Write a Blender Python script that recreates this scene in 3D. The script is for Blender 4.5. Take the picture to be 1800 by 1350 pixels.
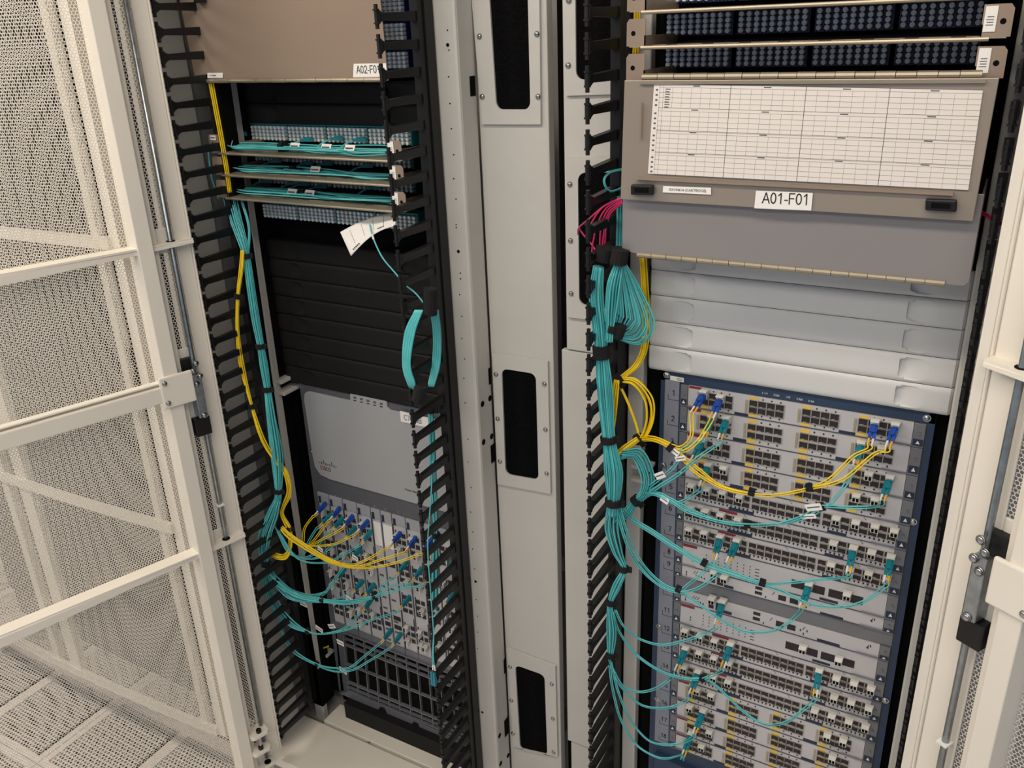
import bpy, math, random
import numpy as np
from mathutils import Vector, Matrix
random.seed(7)
for o in list(bpy.data.objects): bpy.data.objects.remove(o)
S = bpy.context.scene
COL = S.collection
# ------------------------------------------------------------------ camera
MC = np.array([[0.8722217637706376, 0.4877197138916889, -0.036860215493773024],
               [0.1582321678899058, -0.35267914663313255, -0.9222689415647619],
               [-0.4628085736562136, 0.7985905710760269, -0.38478737497320065]])
FPX = 1505.7677942205514
CP = np.array([.4727, -1.349, 1.93])
cam = bpy.data.cameras.new('camera'); cam.sensor_width = 36; cam.sensor_fit = 'HORIZONTAL'
cam.lens = FPX / 1800 * 36; cam.clip_start = .02
camo = bpy.data.objects.new('camera', cam); COL.objects.link(camo)
camo.matrix_world = Matrix(((MC[0][0], -MC[1][0], -MC[2][0], CP[0]), (MC[0][1], -MC[1][1], -MC[2][1], CP[1]),
                            (MC[0][2], -MC[1][2], -MC[2][2], CP[2]), (0, 0, 0, 1)))
S.camera = camo
# ------------------------------------------------------------------ world and light
S.view_settings.view_transform = 'Standard'; S.view_settings.look = 'None'
S.view_settings.gamma = 1; S.view_settings.use_curve_mapping = False
S.view_settings.exposure = -0.55
W = bpy.data.worlds.new('world'); S.world = W; W.use_nodes = True
W.node_tree.nodes['Background'].inputs[0].default_value = (.60, .69, .84, 1)
W.node_tree.nodes['Background'].inputs[1].default_value = 0.68

def lamp(name, loc, rot, sx, sy, e, col):
    l = bpy.data.lights.new(name, 'AREA'); l.shape = 'RECTANGLE'; l.size = sx; l.size_y = sy; l.energy = e; l.color = col
    o = bpy.data.objects.new(name, l); COL.objects.link(o); o.location = loc; o.rotation_euler = rot
    return o
lamp('aisle_lamp', (-.1, -1.25, 3.05), (math.radians(8), 0, 0), 2.6, .25, 34, (1, .87, .72))
lamp('far_aisle_lamp', (-2.6, -1.3, 3.05), (0, 0, 0), 2.2, .3, 92, (1, .90, .78))
lamp('rear_fill_lamp', (.4, -2.9, 3.05), (math.radians(20), 0, 0), 3.2, .5, 44, (1, .93, .85))  # fill lamp added behind the camera to soften shadows under the enclosures

# ------------------------------------------------------------------ pixel rays to world planes
def ray(px, py): return MC.T @ np.array([(px - 900) / FPX, (py - 675) / FPX, 1.])
def P(px, py, Y=None, X=None, Z=None):
    r = ray(px, py)
    t = (Y - CP[1]) / r[1] if Y is not None else (X - CP[0]) / r[0] if X is not None else (Z - CP[2]) / r[2]
    return CP + t * r
YV = np.array([0, 1., 0])

# ------------------------------------------------------------------ materials
def srgb(c):
    c = [x / 255 for x in c]
    return tuple(x / 12.92 if x <= .04045 else ((x + .055) / 1.055) ** 2.4 for x in c) + (1,)
MATS = {}
def mat(name, rgb, rough=.5, metal=0, var=.06, scale=30, bump=0, coat=0, alpha=1, spec=.5):
    m = bpy.data.materials.new(name); m.use_nodes = True; nt = m.node_tree; b = nt.nodes['Principled BSDF']
    b.inputs['Roughness'].default_value = rough; b.inputs['Metallic'].default_value = metal
    b.inputs['Specular IOR Level'].default_value = spec
    b.inputs['Coat Weight'].default_value = coat; b.inputs['Coat Roughness'].default_value = .05
    tc = nt.nodes.new('ShaderNodeTexCoord'); nz = nt.nodes.new('ShaderNodeTexNoise'); nz.inputs['Scale'].default_value = scale
    nz.inputs['Detail'].default_value = 3
    nt.links.new(tc.outputs['Object'], nz.inputs['Vector'])
    r = nt.nodes.new('ShaderNodeValToRGB'); c = srgb(rgb)
    r.color_ramp.elements[0].position = .3; r.color_ramp.elements[1].position = .7
    r.color_ramp.elements[0].color = tuple(x * (1 - var) for x in c[:3]) + (1,)
    r.color_ramp.elements[1].color = tuple(min(1, x * (1 + var)) for x in c[:3]) + (1,)
    nt.links.new(nz.outputs['Fac'], r.inputs['Fac']); nt.links.new(r.outputs['Color'], b.inputs['Base Color'])
    if bump:
        bp = nt.nodes.new('ShaderNodeBump'); bp.inputs['Strength'].default_value = bump; bp.inputs['Distance'].default_value = .001
        n2 = nt.nodes.new('ShaderNodeTexNoise'); n2.inputs['Scale'].default_value = 900
        nt.links.new(tc.outputs['Object'], n2.inputs['Vector']); nt.links.new(n2.outputs['Fac'], bp.inputs['Height'])
        nt.links.new(bp.outputs['Normal'], b.inputs['Normal'])
    if alpha < 1:
        b.inputs['Alpha'].default_value = alpha
    MATS[name] = m; return m
mat('cabinet_white', (196, 194, 187), .45, bump=.15, scale=6, var=.03)
mat('door_cream', (226, 220, 208), .45, bump=.1, scale=5, var=.03)
mat('inner_grey', (150, 150, 148), .5, scale=5)
mat('bronze', (158, 139, 122), .38, .35, scale=4, var=.04, bump=.1)
mat('pewter', (154, 143, 131), .38, .35, scale=4, var=.04, bump=.1)
mat('bronze_bright', (158, 148, 130), .38, .6, scale=20)
mat('tray_metal', (160, 150, 134), .42, .5, scale=30)
mat('grey_door', (146, 141, 139), .4, .3, scale=4, var=.04)
mat('black_plastic', (20, 20, 21), .42, scale=20, spec=.35)
mat('black_panel', (25, 24, 24), .6, scale=10, var=.12, spec=.25)
mat('black_matte', (10, 10, 10), .85, scale=40, var=.3, spec=.1)
mat('brush_black', (9, 9, 10), .95, scale=300, var=.7, spec=.1)
mat('velcro', (14, 14, 16), .95, scale=200, var=.4)
mat('white_plastic', (206, 207, 206), .5, scale=8, var=.03)
mat('switch_plate', (196, 195, 198), .35, .25, scale=15, var=.03)
mat('switch_cover', (168, 170, 173), .4, .2, scale=5, var=.03)
mat('ejector_grey', (118, 120, 126), .4, .3, scale=15)
mat('bezel_dark', (92, 94, 101), .45, .2, scale=10)
mat('bezel_grey', (82, 84, 88), .5, .2, scale=10)
mat('bezel_navy', (38, 58, 84), .45, scale=10)
mat('navy_label', (30, 44, 66), .5, scale=10)
mat('number_strip', (136, 140, 152), .45, .1, scale=10)
mat('port_dark', (38, 32, 34), .6, scale=60, var=.3)
mat('port_rim', (170, 166, 160), .3, .7, scale=60)
mat('cage_beige', (176, 166, 140), .35, .5, scale=60)
mat('label_yellow', (220, 186, 84), .5, scale=10)
mat('label_red', (128, 34, 52), .5, scale=10)
mat('ink', (30, 30, 34), .7, scale=10)
mat('ink_grey', (86, 86, 90), .7, scale=10)
mat('ink_white', (225, 228, 232), .6, scale=10)
mat('logo_red', (190, 30, 56), .5, scale=10)
mat('transceiver', (206, 204, 196), .4, .1, scale=30)
mat('plug_blue', (24, 72, 160), .35, scale=30)
mat('plug_aqua', (18, 122, 138), .35, scale=30)
mat('cord_aqua', (90, 188, 190), .42, scale=30, var=.1)
mat('cord_aqua_deep', (62, 164, 168), .42, scale=30, var=.1)
mat('cord_yellow', (240, 206, 22), .42, scale=30, var=.06)
mat('cord_pink', (206, 46, 104), .42, scale=30, var=.1)
mat('boot_white', (226, 226, 222), .5, scale=30)
mat('boot_yellow', (232, 172, 30), .5, scale=30)
mat('paper', (232, 230, 226), .7, scale=3, var=.02)
mat('sheet', (226, 219, 212), .5, scale=3, var=.02, coat=.6)
mat('steel', (176, 178, 180), .22, 1, scale=40)
mat('galvanised', (150, 158, 164), .3, .9, scale=60, var=.2)
mat('cap_white', (222, 232, 236), .4, scale=30)
mat('cap_blue', (216, 228, 242), .35, scale=30)
mat('module_teal', (14, 112, 120), .4, scale=30)
mat('module_navy', (16, 34, 84), .4, scale=30)
mat('floor_tile', (206, 198, 190), .5, scale=60, var=.08)
mat('plenum', (60, 58, 62), .9, scale=10)
mat('wall_paint', (190, 188, 184), .8, scale=3)
mat('lamp_housing', (220, 220, 216), .5)
mat('clear_sleeve', (200, 225, 225), .15, alpha=.35)
dm = bpy.data.materials.new('diffuser'); dm.use_nodes = True
dm.node_tree.nodes['Principled BSDF'].inputs['Emission Color'].default_value = (1, .9, .76, 1)
dm.node_tree.nodes['Principled BSDF'].inputs['Emission Strength'].default_value = 5
MATS['diffuser'] = dm

# ------------------------------------------------------------------ mesh building
BASE = {}
class MB:
    def __init__(s): s.v = []; s.f = []; s.m = []
    def add(s, vs, fs, mi=0):
        o = len(s.v); s.v += [tuple(map(float, v)) for v in vs]
        s.f += [tuple(i + o for i in f) for f in fs]; s.m += [mi] * len(fs); return s
    def hexa(s, p, mi=0):   # p: 4 front (ccw) then 4 back
        return s.add(p, [(0, 1, 2, 3), (7, 6, 5, 4), (0, 4, 5, 1), (1, 5, 6, 2), (2, 6, 7, 3), (3, 7, 4, 0)], mi)
    def box(s, a, b, mi=0):
        x0, y0, z0 = a; x1, y1, z1 = b
        return s.hexa([(x0, y0, z0), (x1, y0, z0), (x1, y0, z1), (x0, y0, z1), (x0, y1, z0), (x1, y1, z0), (x1, y1, z1), (x0, y1, z1)], mi)
    def fbox(s, F, u0, u1, v0, v1, w0, w1, mi=0):
        return s.hexa([F(u0, v1, w1), F(u1, v1, w1), F(u1, v0, w1), F(u0, v0, w1), F(u0, v1, w0), F(u1, v1, w0), F(u1, v0, w0), F(u0, v0, w0)], mi)
    def prism(s, pts, ext, mi=0):
        n = len(pts); ext = np.array(ext, float); b = [np.array(p) + ext for p in pts]
        return s.add(list(pts) + b, [tuple(range(n)), tuple(range(2 * n - 1, n - 1, -1))] + [(i, i + n, (i + 1) % n + n, (i + 1) % n) for i in range(n)], mi)
    def cyl(s, a, b, r, n=10, mi=0, r2=None):
        a = np.array(a, float); b = np.array(b, float); d = b - a; d = d / np.linalg.norm(d)
        h = np.array([0, 0, 1.]) if abs(d[2]) < .9 else np.array([1., 0, 0])
        e = np.cross(d, h); e /= np.linalg.norm(e); g = np.cross(d, e); r2 = r if r2 is None else r2
        vs = [a + r * (math.cos(t) * e + math.sin(t) * g) for t in [2 * math.pi * k / n for k in range(n)]]
        vs += [b + r2 * (math.cos(t) * e + math.sin(t) * g) for t in [2 * math.pi * k / n for k in range(n)]]
        return s.add(vs, [(i, (i + 1) % n, (i + 1) % n + n, i + n) for i in range(n)] + [tuple(range(n - 1, -1, -1)), tuple(range(n, 2 * n))], mi)
    def dome(s, c, d, r, mi=0, n=10):
        c = np.array(c, float); d = np.array(d, float)
        s.cyl(c, c + d * r * .35, r, n, mi, r * .92); s.cyl(c + d * r * .35, c + d * r * .65, r * .92, n, mi, r * .5)
        return s
    def tube(s, pts, r, n=6, mi=0):
        pts = [np.array(p, float) for p in pts]; k = len(pts); rr = r if hasattr(r, '__len__') else [r] * k
        e = None; rings = []
        for i, p in enumerate(pts):
            d = pts[min(i + 1, k - 1)] - pts[max(i - 1, 0)]; d = d / (np.linalg.norm(d) + 1e-12)
            if e is None:
                h = np.array([0, 0, 1.]) if abs(d[2]) < .9 else np.array([1., 0, 0]); e = np.cross(d, h)
            e = e - d * (e @ d); e /= np.linalg.norm(e) + 1e-12; g = np.cross(d, e)
            rings += [p + rr[i] * (math.cos(t) * e + math.sin(t) * g) for t in [2 * math.pi * q / n for q in range(n)]]
        fs = [(i * n + q, i * n + (q + 1) % n, (i + 1) * n + (q + 1) % n, (i + 1) * n + q) for i in range(k - 1) for q in range(n)]
        fs += [tuple(range(n - 1, -1, -1)), tuple(range((k - 1) * n, k * n))]
        return s.add(rings, fs, mi)
    def grid(s, fn, nu, nv, mi=0):
        vs = [fn(i / nu, j / nv) for j in range(nv + 1) for i in range(nu + 1)]
        fs = [(j * (nu + 1) + i, (j + 1) * (nu + 1) + i, (j + 1) * (nu + 1) + i + 1, j * (nu + 1) + i + 1) for j in range(nv) for i in range(nu)]
        return s.add(vs, fs, mi)
    def mesh(s, name, mats, off=(0, 0, 0), smooth=False):
        me = bpy.data.meshes.new(name); off = np.array(off)
        me.from_pydata([tuple(np.array(v) - off) for v in s.v], [], s.f)
        for m in ([mats] if isinstance(mats, str) else mats): me.materials.append(MATS[m])
        if any(s.m): me.polygons.foreach_set('material_index', s.m)
        if smooth: me.polygons.foreach_set('use_smooth', [True] * len(me.polygons))
        me.update(); return me

def props(o, label=None, cat=None, group=None, kind=None):
    if label: o['label'] = label
    if cat: o['category'] = cat
    if group: o['group'] = group
    if kind: o['kind'] = kind
    return o
def link(o, parent, base):
    COL.objects.link(o)
    if parent is not None: o.parent = parent; BASE[o] = BASE[parent]
    else: o.location = tuple(base); BASE[o] = np.array(base, float)
    return o
def thing(name, base, label, cat, group=None, kind=None):
    o = bpy.data.objects.new(name, None); o.empty_display_size = .02
    return props(link(o, None, base), label, cat, group, kind)
def part(name, parent, label=None):
    o = bpy.data.objects.new(name, None); o.empty_display_size = .02
    link(o, parent, BASE[parent]); return props(o, label)
def obj(name, mb, mats, parent=None, base=None, smooth=False, bevel=0, **k):
    b = BASE[parent] if parent is not None else (np.array(base, float) if base is not None else np.array(mb.v).mean(0))
    o = bpy.data.objects.new(name, mb.mesh(name, mats, b, smooth)); link(o, parent, b)
    if bevel:
        md = o.modifiers.new('bevel', 'BEVEL'); md.width = bevel; md.segments = 2; md.limit_method = 'ANGLE'
    return props(o, **k)
def inst(name, me, pos, parent, rot=None, **k):   # shared mesh placed at a world position
    o = bpy.data.objects.new(name, me); COL.objects.link(o); o.parent = parent; BASE[o] = BASE[parent]
    o.location = tuple(np.array(pos) - BASE[parent])
    if rot: o.rotation_euler = rot
    return props(o, **k)
def top(name, me, pos, rot=None, **k):
    o = bpy.data.objects.new(name, me); COL.objects.link(o); o.location = tuple(pos); BASE[o] = np.array(pos, float)
    if rot: o.rotation_euler = rot
    return props(o, **k)
class Face:     # quad in the world: (u right, v down, w outwards)
    def __init__(s, TL, TR, BR, BL, Y=None):
        if Y is not None: TL, TR, BR, BL = [P(*q, Y=Y) for q in (TL, TR, BR, BL)]
        s.c = [np.array(q, float) for q in (TL, TR, BR, BL)]
        n = np.cross(s.c[1] - s.c[0], s.c[3] - s.c[0]); n /= np.linalg.norm(n)
        s.n = n if n @ (CP - s.c[0]) > 0 else -n
        s.W = np.linalg.norm(s.c[1] - s.c[0]); s.H = np.linalg.norm(s.c[3] - s.c[0]); s.Y = Y
    def __call__(s, u, v, w=0):
        a, b, c, d = s.c
        return a * (1 - u) * (1 - v) + b * u * (1 - v) + c * u * v + d * (1 - u) * v + s.n * w
    def inv(s, px, py):
        r = ray(px, py); t = s.n @ (s.c[0] - CP) / (s.n @ r); p = CP + t * r; u = v = .5
        for _ in range(12):
            e = s(u, v) - p; J = np.array([s(u + .01, v) - s(u, v), s(u, v + .01) - s(u, v)]).T / .01
            d = np.linalg.lstsq(J, -e, rcond=None)[0]; u += d[0]; v += d[1]
        return u, v
def smooth_path(pts, n=10):
    p = [np.array(q, float) for q in pts]; p = [2 * p[0] - p[1]] + p + [2 * p[-1] - p[-2]]; out = []
    for i in range(1, len(p) - 2):
        for k in range(n):
            t = k / n; a, b, c, d = p[i - 1], p[i], p[i + 1], p[i + 2]
            out.append(.5 * (2 * b + (c - a) * t + (2 * a - 5 * b + 4 * c - d) * t * t + (3 * b - a - 3 * c + d) * t ** 3))
    out.append(p[-2]); return out
def _arc(cx, cy, rx, ry, a0, a1, n=11):
    return [(cx + rx * math.cos(math.radians(a0 + (a1 - a0) * k / n)), cy + ry * math.sin(math.radians(a0 + (a1 - a0) * k / n))) for k in range(n + 1)]
GL_ = {'0': (.60, [_arc(.29, .5, .21, .45, 0, 360, 18)]), '1': (.60, [[(.12, .74), (.34, .95), (.34, .03)]]), '2': (.60, [_arc(.29, .70, .21, .25, 170, -30) + [(.07, .05), (.53, .05)]]),
       '3': (.60, [_arc(.27, .72, .19, .23, 155, -90), _arc(.27, .27, .22, .23, 90, -155)]), '4': (.60, [[(.41, .03), (.41, .95), (.05, .30), (.56, .30)]]),
       '5': (.60, [[(.50, .94), (.15, .94), (.09, .50)] + _arc(.27, .32, .22, .27, 130, -155)]), '6': (.60, [_arc(.30, .30, .21, .26, 0, 360, 16), [(.09, .30), (.11, .62), (.24, .90), (.48, .90)]]),
       '7': (.60, [[(.06, .94), (.53, .94), (.24, .03)]]), '8': (.60, [_arc(.29, .73, .17, .21, 0, 360, 14), _arc(.29, .27, .21, .25, 0, 360, 14)]), '9': (.60, [_arc(.28, .68, .21, .26, 0, 360, 16), [(.49, .68), (.47, .36), (.34, .08), (.10, .08)]]),
       'A': (.68, [[(.03, .03), (.33, .96), (.63, .03)], [(.14, .34), (.52, .34)]]), 'B': (.66, [[(.10, .05), (.10, .95), (.34, .95)] + _arc(.36, .73, .19, .22, 90, -90) + [(.10, .51)], _arc(.37, .28, .22, .23, 90, -90) + [(.10, .05)]]),
       'C': (.72, [_arc(.38, .5, .30, .45, 42, 318, 16)]), 'F': (.60, [[(.10, .03), (.10, .95), (.54, .95)], [(.10, .52), (.48, .52)]]), '-': (.36, [[(.05, .36), (.30, .36)]]), ' ': (.3, []),
       'P': (.64, [[(.10, .03), (.10, .95), (.34, .95)] + _arc(.36, .71, .20, .24, 90, -90) + [(.10, .47)]]), 'S': (.64, [_arc(.31, .72, .21, .22, 30, 250) + _arc(.31, .28, .23, .23, 80, -150)]),
       'U': (.68, [[(.09, .95), (.09, .35)] + _arc(.32, .30, .23, .25, 180, 360) + [(.55, .95)]]), 'N': (.70, [[(.09, .03), (.09, .95), (.57, .05), (.57, .97)]]), 'O': (.76, [_arc(.38, .5, .31, .45, 0, 360, 18)]),
       'M': (.82, [[(.09, .03), (.09, .95), (.39, .10), (.69, .95), (.69, .03)]]), 'I': (.28, [[(.13, .03), (.13, .97)]])}
def text(name, body, size, o, xd, ud, m, parent, align='LEFT', depth=.0002, stretch=1, label=None, wt=.10):
    if any(c not in GL_ for c in body): return text_font(name, body, size, o, xd, ud, m, parent, align, depth, stretch, label)
    xd = np.array(xd) / np.linalg.norm(xd); ud = np.array(ud, float); ud = ud - xd * (ud @ xd); ud /= np.linalg.norm(ud); n = np.cross(xd, ud); mb = MB(); x = 0; h = size * .72; o = np.array(o, float)
    for c in body:
        adv, pl = GL_[c]
        for p in pl:
            for a, b in zip(p[:-1], p[1:]):
                a, b = np.array(a), np.array(b); d = b - a; L = np.linalg.norm(d)
                if L < 1e-6: continue
                d /= L; e = np.array([-d[1], d[0]]) * wt / 2; a = a - d * wt * .28; b = b + d * wt * .28
                q = [a - e, b - e, b + e, a + e]
                mb.add([o + xd * (x + w[0]) * h * stretch + ud * w[1] * h + n * depth for w in q], [(0, 1, 2, 3)])
        x += adv
    return obj(name, mb, m, parent, label=label)
def text_font(name, body, size, o, xd, ud, m, parent, align='LEFT', depth=.0002, stretch=1, label=None):
    cu = bpy.data.curves.new('t', 'FONT'); cu.body = body; cu.size = size; cu.extrude = depth; cu.align_x = align; cu.resolution_u = 2
    t = bpy.data.objects.new('t', cu); me = bpy.data.meshes.new_from_object(t); bpy.data.objects.remove(t)
    xd = np.array(xd) / np.linalg.norm(xd); ud = np.array(ud, float); ud = ud - xd * (ud @ xd); ud /= np.linalg.norm(ud); n = np.cross(xd, ud)
    b = BASE[parent]
    M4 = Matrix(((xd[0] * stretch, ud[0], n[0], o[0] - b[0]), (xd[1] * stretch, ud[1], n[1], o[1] - b[1]), (xd[2] * stretch, ud[2], n[2], o[2] - b[2]), (0, 0, 0, 1)))
    me.transform(M4); me.materials.clear(); me.materials.append(MATS[m]); me.name = name
    ob = bpy.data.objects.new(name, me); link(ob, parent, b); return props(ob, label)
def pxpoly(pts, Y, ext, mb=None, mi=0):
    mb = mb or MB(); return mb.prism([P(x, y, Y=Y) for x, y in pts], (0, ext, 0), mi)
def hexsheet(name, fn, U, V, pitch, hole, m, parent, skip=None, kind='stuff', sq=False, thick=0):
    """perforated sheet: fn(u, v) arrays in metres -> world (N,3); every hole is an open hexagon"""
    nx = int(U / pitch); ny = int(V / (pitch * .866)); I, J = np.meshgrid(np.arange(nx), np.arange(ny))
    cx = (I + .5 * (J % 2) + .25).ravel() * pitch; cy = (J + .5).ravel() * pitch * .866
    if skip is not None: k = ~skip(cx, cy); cx, cy = cx[k], cy[k]
    a = np.arange(6) * math.pi / 3 + math.pi / 6
    R = pitch / math.sqrt(3)
    ox = cx[:, None] + R * np.cos(a); oy = cy[:, None] + R * np.sin(a)
    ix = cx[:, None] + hole / 2 * np.cos(a); iy = cy[:, None] + hole / 2 * np.sin(a)
    u = np.concatenate([ox, ix], 1).ravel(); v = np.concatenate([oy, iy], 1).ravel()
    co = fn(u, v) - BASE[parent]; N = len(cx)
    q = np.array([[i, (i + 1) % 6, (i + 1) % 6 + 6, i + 6] for i in range(6)])
    F = (q[None] + 12 * np.arange(N)[:, None, None]).reshape(-1, 4)
    me = bpy.data.meshes.new(name); me.vertices.add(len(co)); me.vertices.foreach_set('co', co.ravel().astype(np.float32))
    me.loops.add(F.size); me.loops.foreach_set('vertex_index', F.ravel().astype(np.int32))
    me.polygons.add(len(F)); me.polygons.foreach_set('loop_start', (np.arange(len(F)) * 4).astype(np.int32))
    me.update(calc_edges=True); me.materials.append(MATS[m])
    ob = bpy.data.objects.new(name, me); link(ob, parent, BASE[parent]); props(ob, kind=kind); return ob
def rrect(x0, x1, y0, y1, r, n=5):
    out = []
    for cx, cy, a0 in ((x1 - r, y1 - r, 0), (x0 + r, y1 - r, 90), (x0 + r, y0 + r, 180), (x1 - r, y0 + r, 270)):
        for k in range(n + 1):
            a = math.radians(a0 + 90 * k / n); out.append((cx + r * math.cos(a), cy + r * math.sin(a)))
    return out

# ------------------------------------------------------------------ the room
fl = obj('floor', MB().box((-4, -3.4, -.34), (2.6, 1.25, -.30)), 'plenum', kind='structure')
def tile_skip(cx, cy):
    def band(c): return (c < .022) | ((c > .281) & (c < .319)) | (c > .578)
    return band(cx) | band(cy)
def solid_tile():
    return MB().box((0, 0, -.03), (.598, .598, 0))
ST = solid_tile().mesh('floor_tile', 'floor_tile')
for i in range(8):
    for j in range(7):
        x0 = -1.715 - .6 * 3 + .6 * i; y0 = -.42 - .6 * 4 + .6 * j
        if i in (1, 2, 3) and j in (3, 4):
            t = obj('floor_tile', MB().box((x0, y0, -.03), (x0 + .021, y0 + .598, 0)).box((x0 + .577, y0, -.03), (x0 + .598, y0 + .598, 0))
                .box((x0 + .28, y0, -.03), (x0 + .318, y0 + .598, 0)).box((x0 + .021, y0, -.03), (x0 + .28, y0 + .021, 0)).box((x0 + .318, y0, -.03), (x0 + .577, y0 + .021, 0))
                .box((x0 + .021, y0 + .577, -.03), (x0 + .28, y0 + .598, 0)).box((x0 + .318, y0 + .577, -.03), (x0 + .577, y0 + .598, 0))
                .box((x0 + .021, y0 + .28, -.03), (x0 + .28, y0 + .318, 0)).box((x0 + .318, y0 + .28, -.03), (x0 + .577, y0 + .318, 0)), 'floor_tile', fl)
            for a, b in ((.021, .021), (.318, .021), (.021, .318), (.318, .318)):
                hexsheet('perforated_field', lambda u, v, a=a, b=b: np.stack([x0 + a + u, y0 + b + v, np.full_like(u, -.001)], 1), .259, .259, .0124, .0088, 'floor_tile', t)
        else:
            inst('floor_tile', ST, (x0, y0, 0), fl)
obj('ceiling', MB().box((-4, -3.4, 3.2), (2.6, 1.25, 3.25)), 'wall_paint', kind='structure')
obj('wall_back', MB().box((-4, 1.2, 0), (2.6, 1.25, 3.2)), 'wall_paint', kind='structure')
obj('wall_left', MB().box((-4.05, -3.4, 0), (-4, 1.2, 3.2)), 'wall_paint', kind='structure')
for nm, x, wd, lb in (('a', -.1, 2.6, 'long ceiling light over the aisle before the two cabinets'), ('b', -2.6, 2.2, 'long ceiling light farther left over the aisle'), ('c', .4, 3.2, 'wide ceiling light behind the camera, farther from the cabinets')):
    yy = -2.9 if nm == 'c' else -1.27; t = thing('ceiling_light', (x, yy, 3.2), lb, 'light')  # the light behind the camera is an added housing for the fill lamp
    obj('housing', MB().box((x - wd / 2, yy - .15, 3.12), (x + wd / 2, yy + .15, 3.2)), 'lamp_housing', t)
    obj('diffuser', MB().box((x - wd / 2 + .02, yy - .13, 3.105), (x + wd / 2 - .02, yy + .13, 3.12)), 'diffuser', t)

# ------------------------------------------------------------------ cabinets
# left cabinet
LC = thing('server_cabinet', (-.72, .0, 0), 'left open rack cabinet holding the switch with the big blank grey cover', 'cabinet')
obj('side_panel', MB().box((-1.075, -.12, .1), (-1.06, 1.0, 2.25)), 'inner_grey', LC)
obj('corner_post', MB().box((-1.06, -.16, .1), (-1.045, -.02, 2.25)), 'cabinet_white', LC, bevel=.002)
# black inner column behind the left fingers
obj('rail_post', MB().box((-1.045, .03, .14), (-1.0, .08, 2.2)).box((-1.045, .10, .14), (-1.0, .3, 2.2)), 'black_matte', LC)
obj('dark_backing', MB().box((-1.0, .115, .1), (-.44, .13, 2.25)), 'black_matte', LC)  # black sheet standing in for the unlit depth of the cabinet
obj('side_baffle', MB().box((-.462, .0, .1), (-.45, .115, 2.25)), 'black_matte', LC)
b0, b1 = P(441.7 - 9, 377.8, Y=.03), P(573 - 9, 1270, Y=.03)
obj('support_bar', MB().hexa([b1 + (-.016, 0, 0), b1 + (.016, 0, 0), (b0[0] + .016, .03, 2.2), (b0[0] - .016, .03, 2.2),
                             b1 + (-.016, .02, 0), b1 + (.016, .02, 0), (b0[0] + .016, .05, 2.2), (b0[0] - .016, .05, 2.2)]), 'cabinet_white', LC, bevel=.003)
fp = MB(); fp.box((-.45, 0, .1), (-.392, .06, 2.25))
fpo = obj('front_post', fp, 'cabinet_white', LC, bevel=.006)
hm = MB()
for y in (53, 79, 88, 135, 182, 226, 272, 314, 350, 395, 400, 480, 490, 518, 556, 595, 631, 665, 708, 772, 812, 857, 900, 935, 965, 1000, 1054, 1083, 1111, 1140):
    px = 784 + (y / 1350) * 68 + random.choice([-2, 0, 0, 1]); c = P(px, y, Y=0); hm.cyl(c + (0, .001, 0), c + (0, -.0006, 0), .0014, 8)
for y in (79, 442, 1022, 1252):
    px = 783 + (y / 1350) * 70; c = P(px, y, Y=0); hm.cyl(c + (0, .001, 0), c + (0, -.0007, 0), .0032, 10)
obj('pilot_hole', hm, 'black_matte', LC, kind='stuff')
# round holes and slots punched in the inward face of the post
for (x, y) in ((848, 710), (861, 700), (850, 777), (864, 767), (878, 1293), (893, 1328), (880, 1342), (893, 1280)):
    c = P(x, y, X=-.392)
    if c[1] < .057: obj('round_hole', MB().cyl(c + (-.002, 0, 0), c + (.0007, 0, 0), .0065, 14), 'black_matte', LC)
for (x0, y0, x1, y1) in ((825, 134, 836, 172), (858, 648, 863, 678), (862, 784, 872, 812), (885, 1160, 890, 1184), (886, 1268, 895, 1290)):
    a = P(x0, y0, X=-.392); b = P(x1, y1 - 4, X=-.392)
    obj('slot', MB().box((-.394, a[1], b[2]), (-.3912, min(b[1], .059), a[2])), 'black_matte', LC)
# base plate
bp = MB(); bp.box((-1.06, -.16, .09), (-.45, -.004, .12)); obj('base_plate', bp, 'door_cream', LC, bevel=.002)
obj('base_shelf', MB().box((-.98, .006, .09), (-.45, .08, .119)), 'door_cream', LC, bevel=.002)
obj('base_channel', MB().box((-1.06, -.004, .085), (-.45, .006, .105)), 'inner_grey', LC)
c = P(648, 1306, Z=.119); obj('screw', MB().dome(c, (0, 0, 1), .004), 'steel', LC)
obj('lower_blank', MB().prism([(-.93, .045, .119), (-.47, .045, .119), (-.47, .045, .172), (-.93, .045, .172)], (0, .035, 0)), 'black_panel', LC)
for (q, n) in (((490, 667), 'r'), ((495, 687), 's')):
    a = P(q[0], q[1], Y=.05); obj('bracket_arm', MB().box((a[0] - .012, .035, a[2] - .005), (a[0] + .022, .1, a[2] + .005)), 'cabinet_white', LC, bevel=.002)
# skirt below
obj('plinth', MB().box((-1.07, -.12, 0), (-.4, 1.0, .09)), 'inner_grey', LC)

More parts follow.
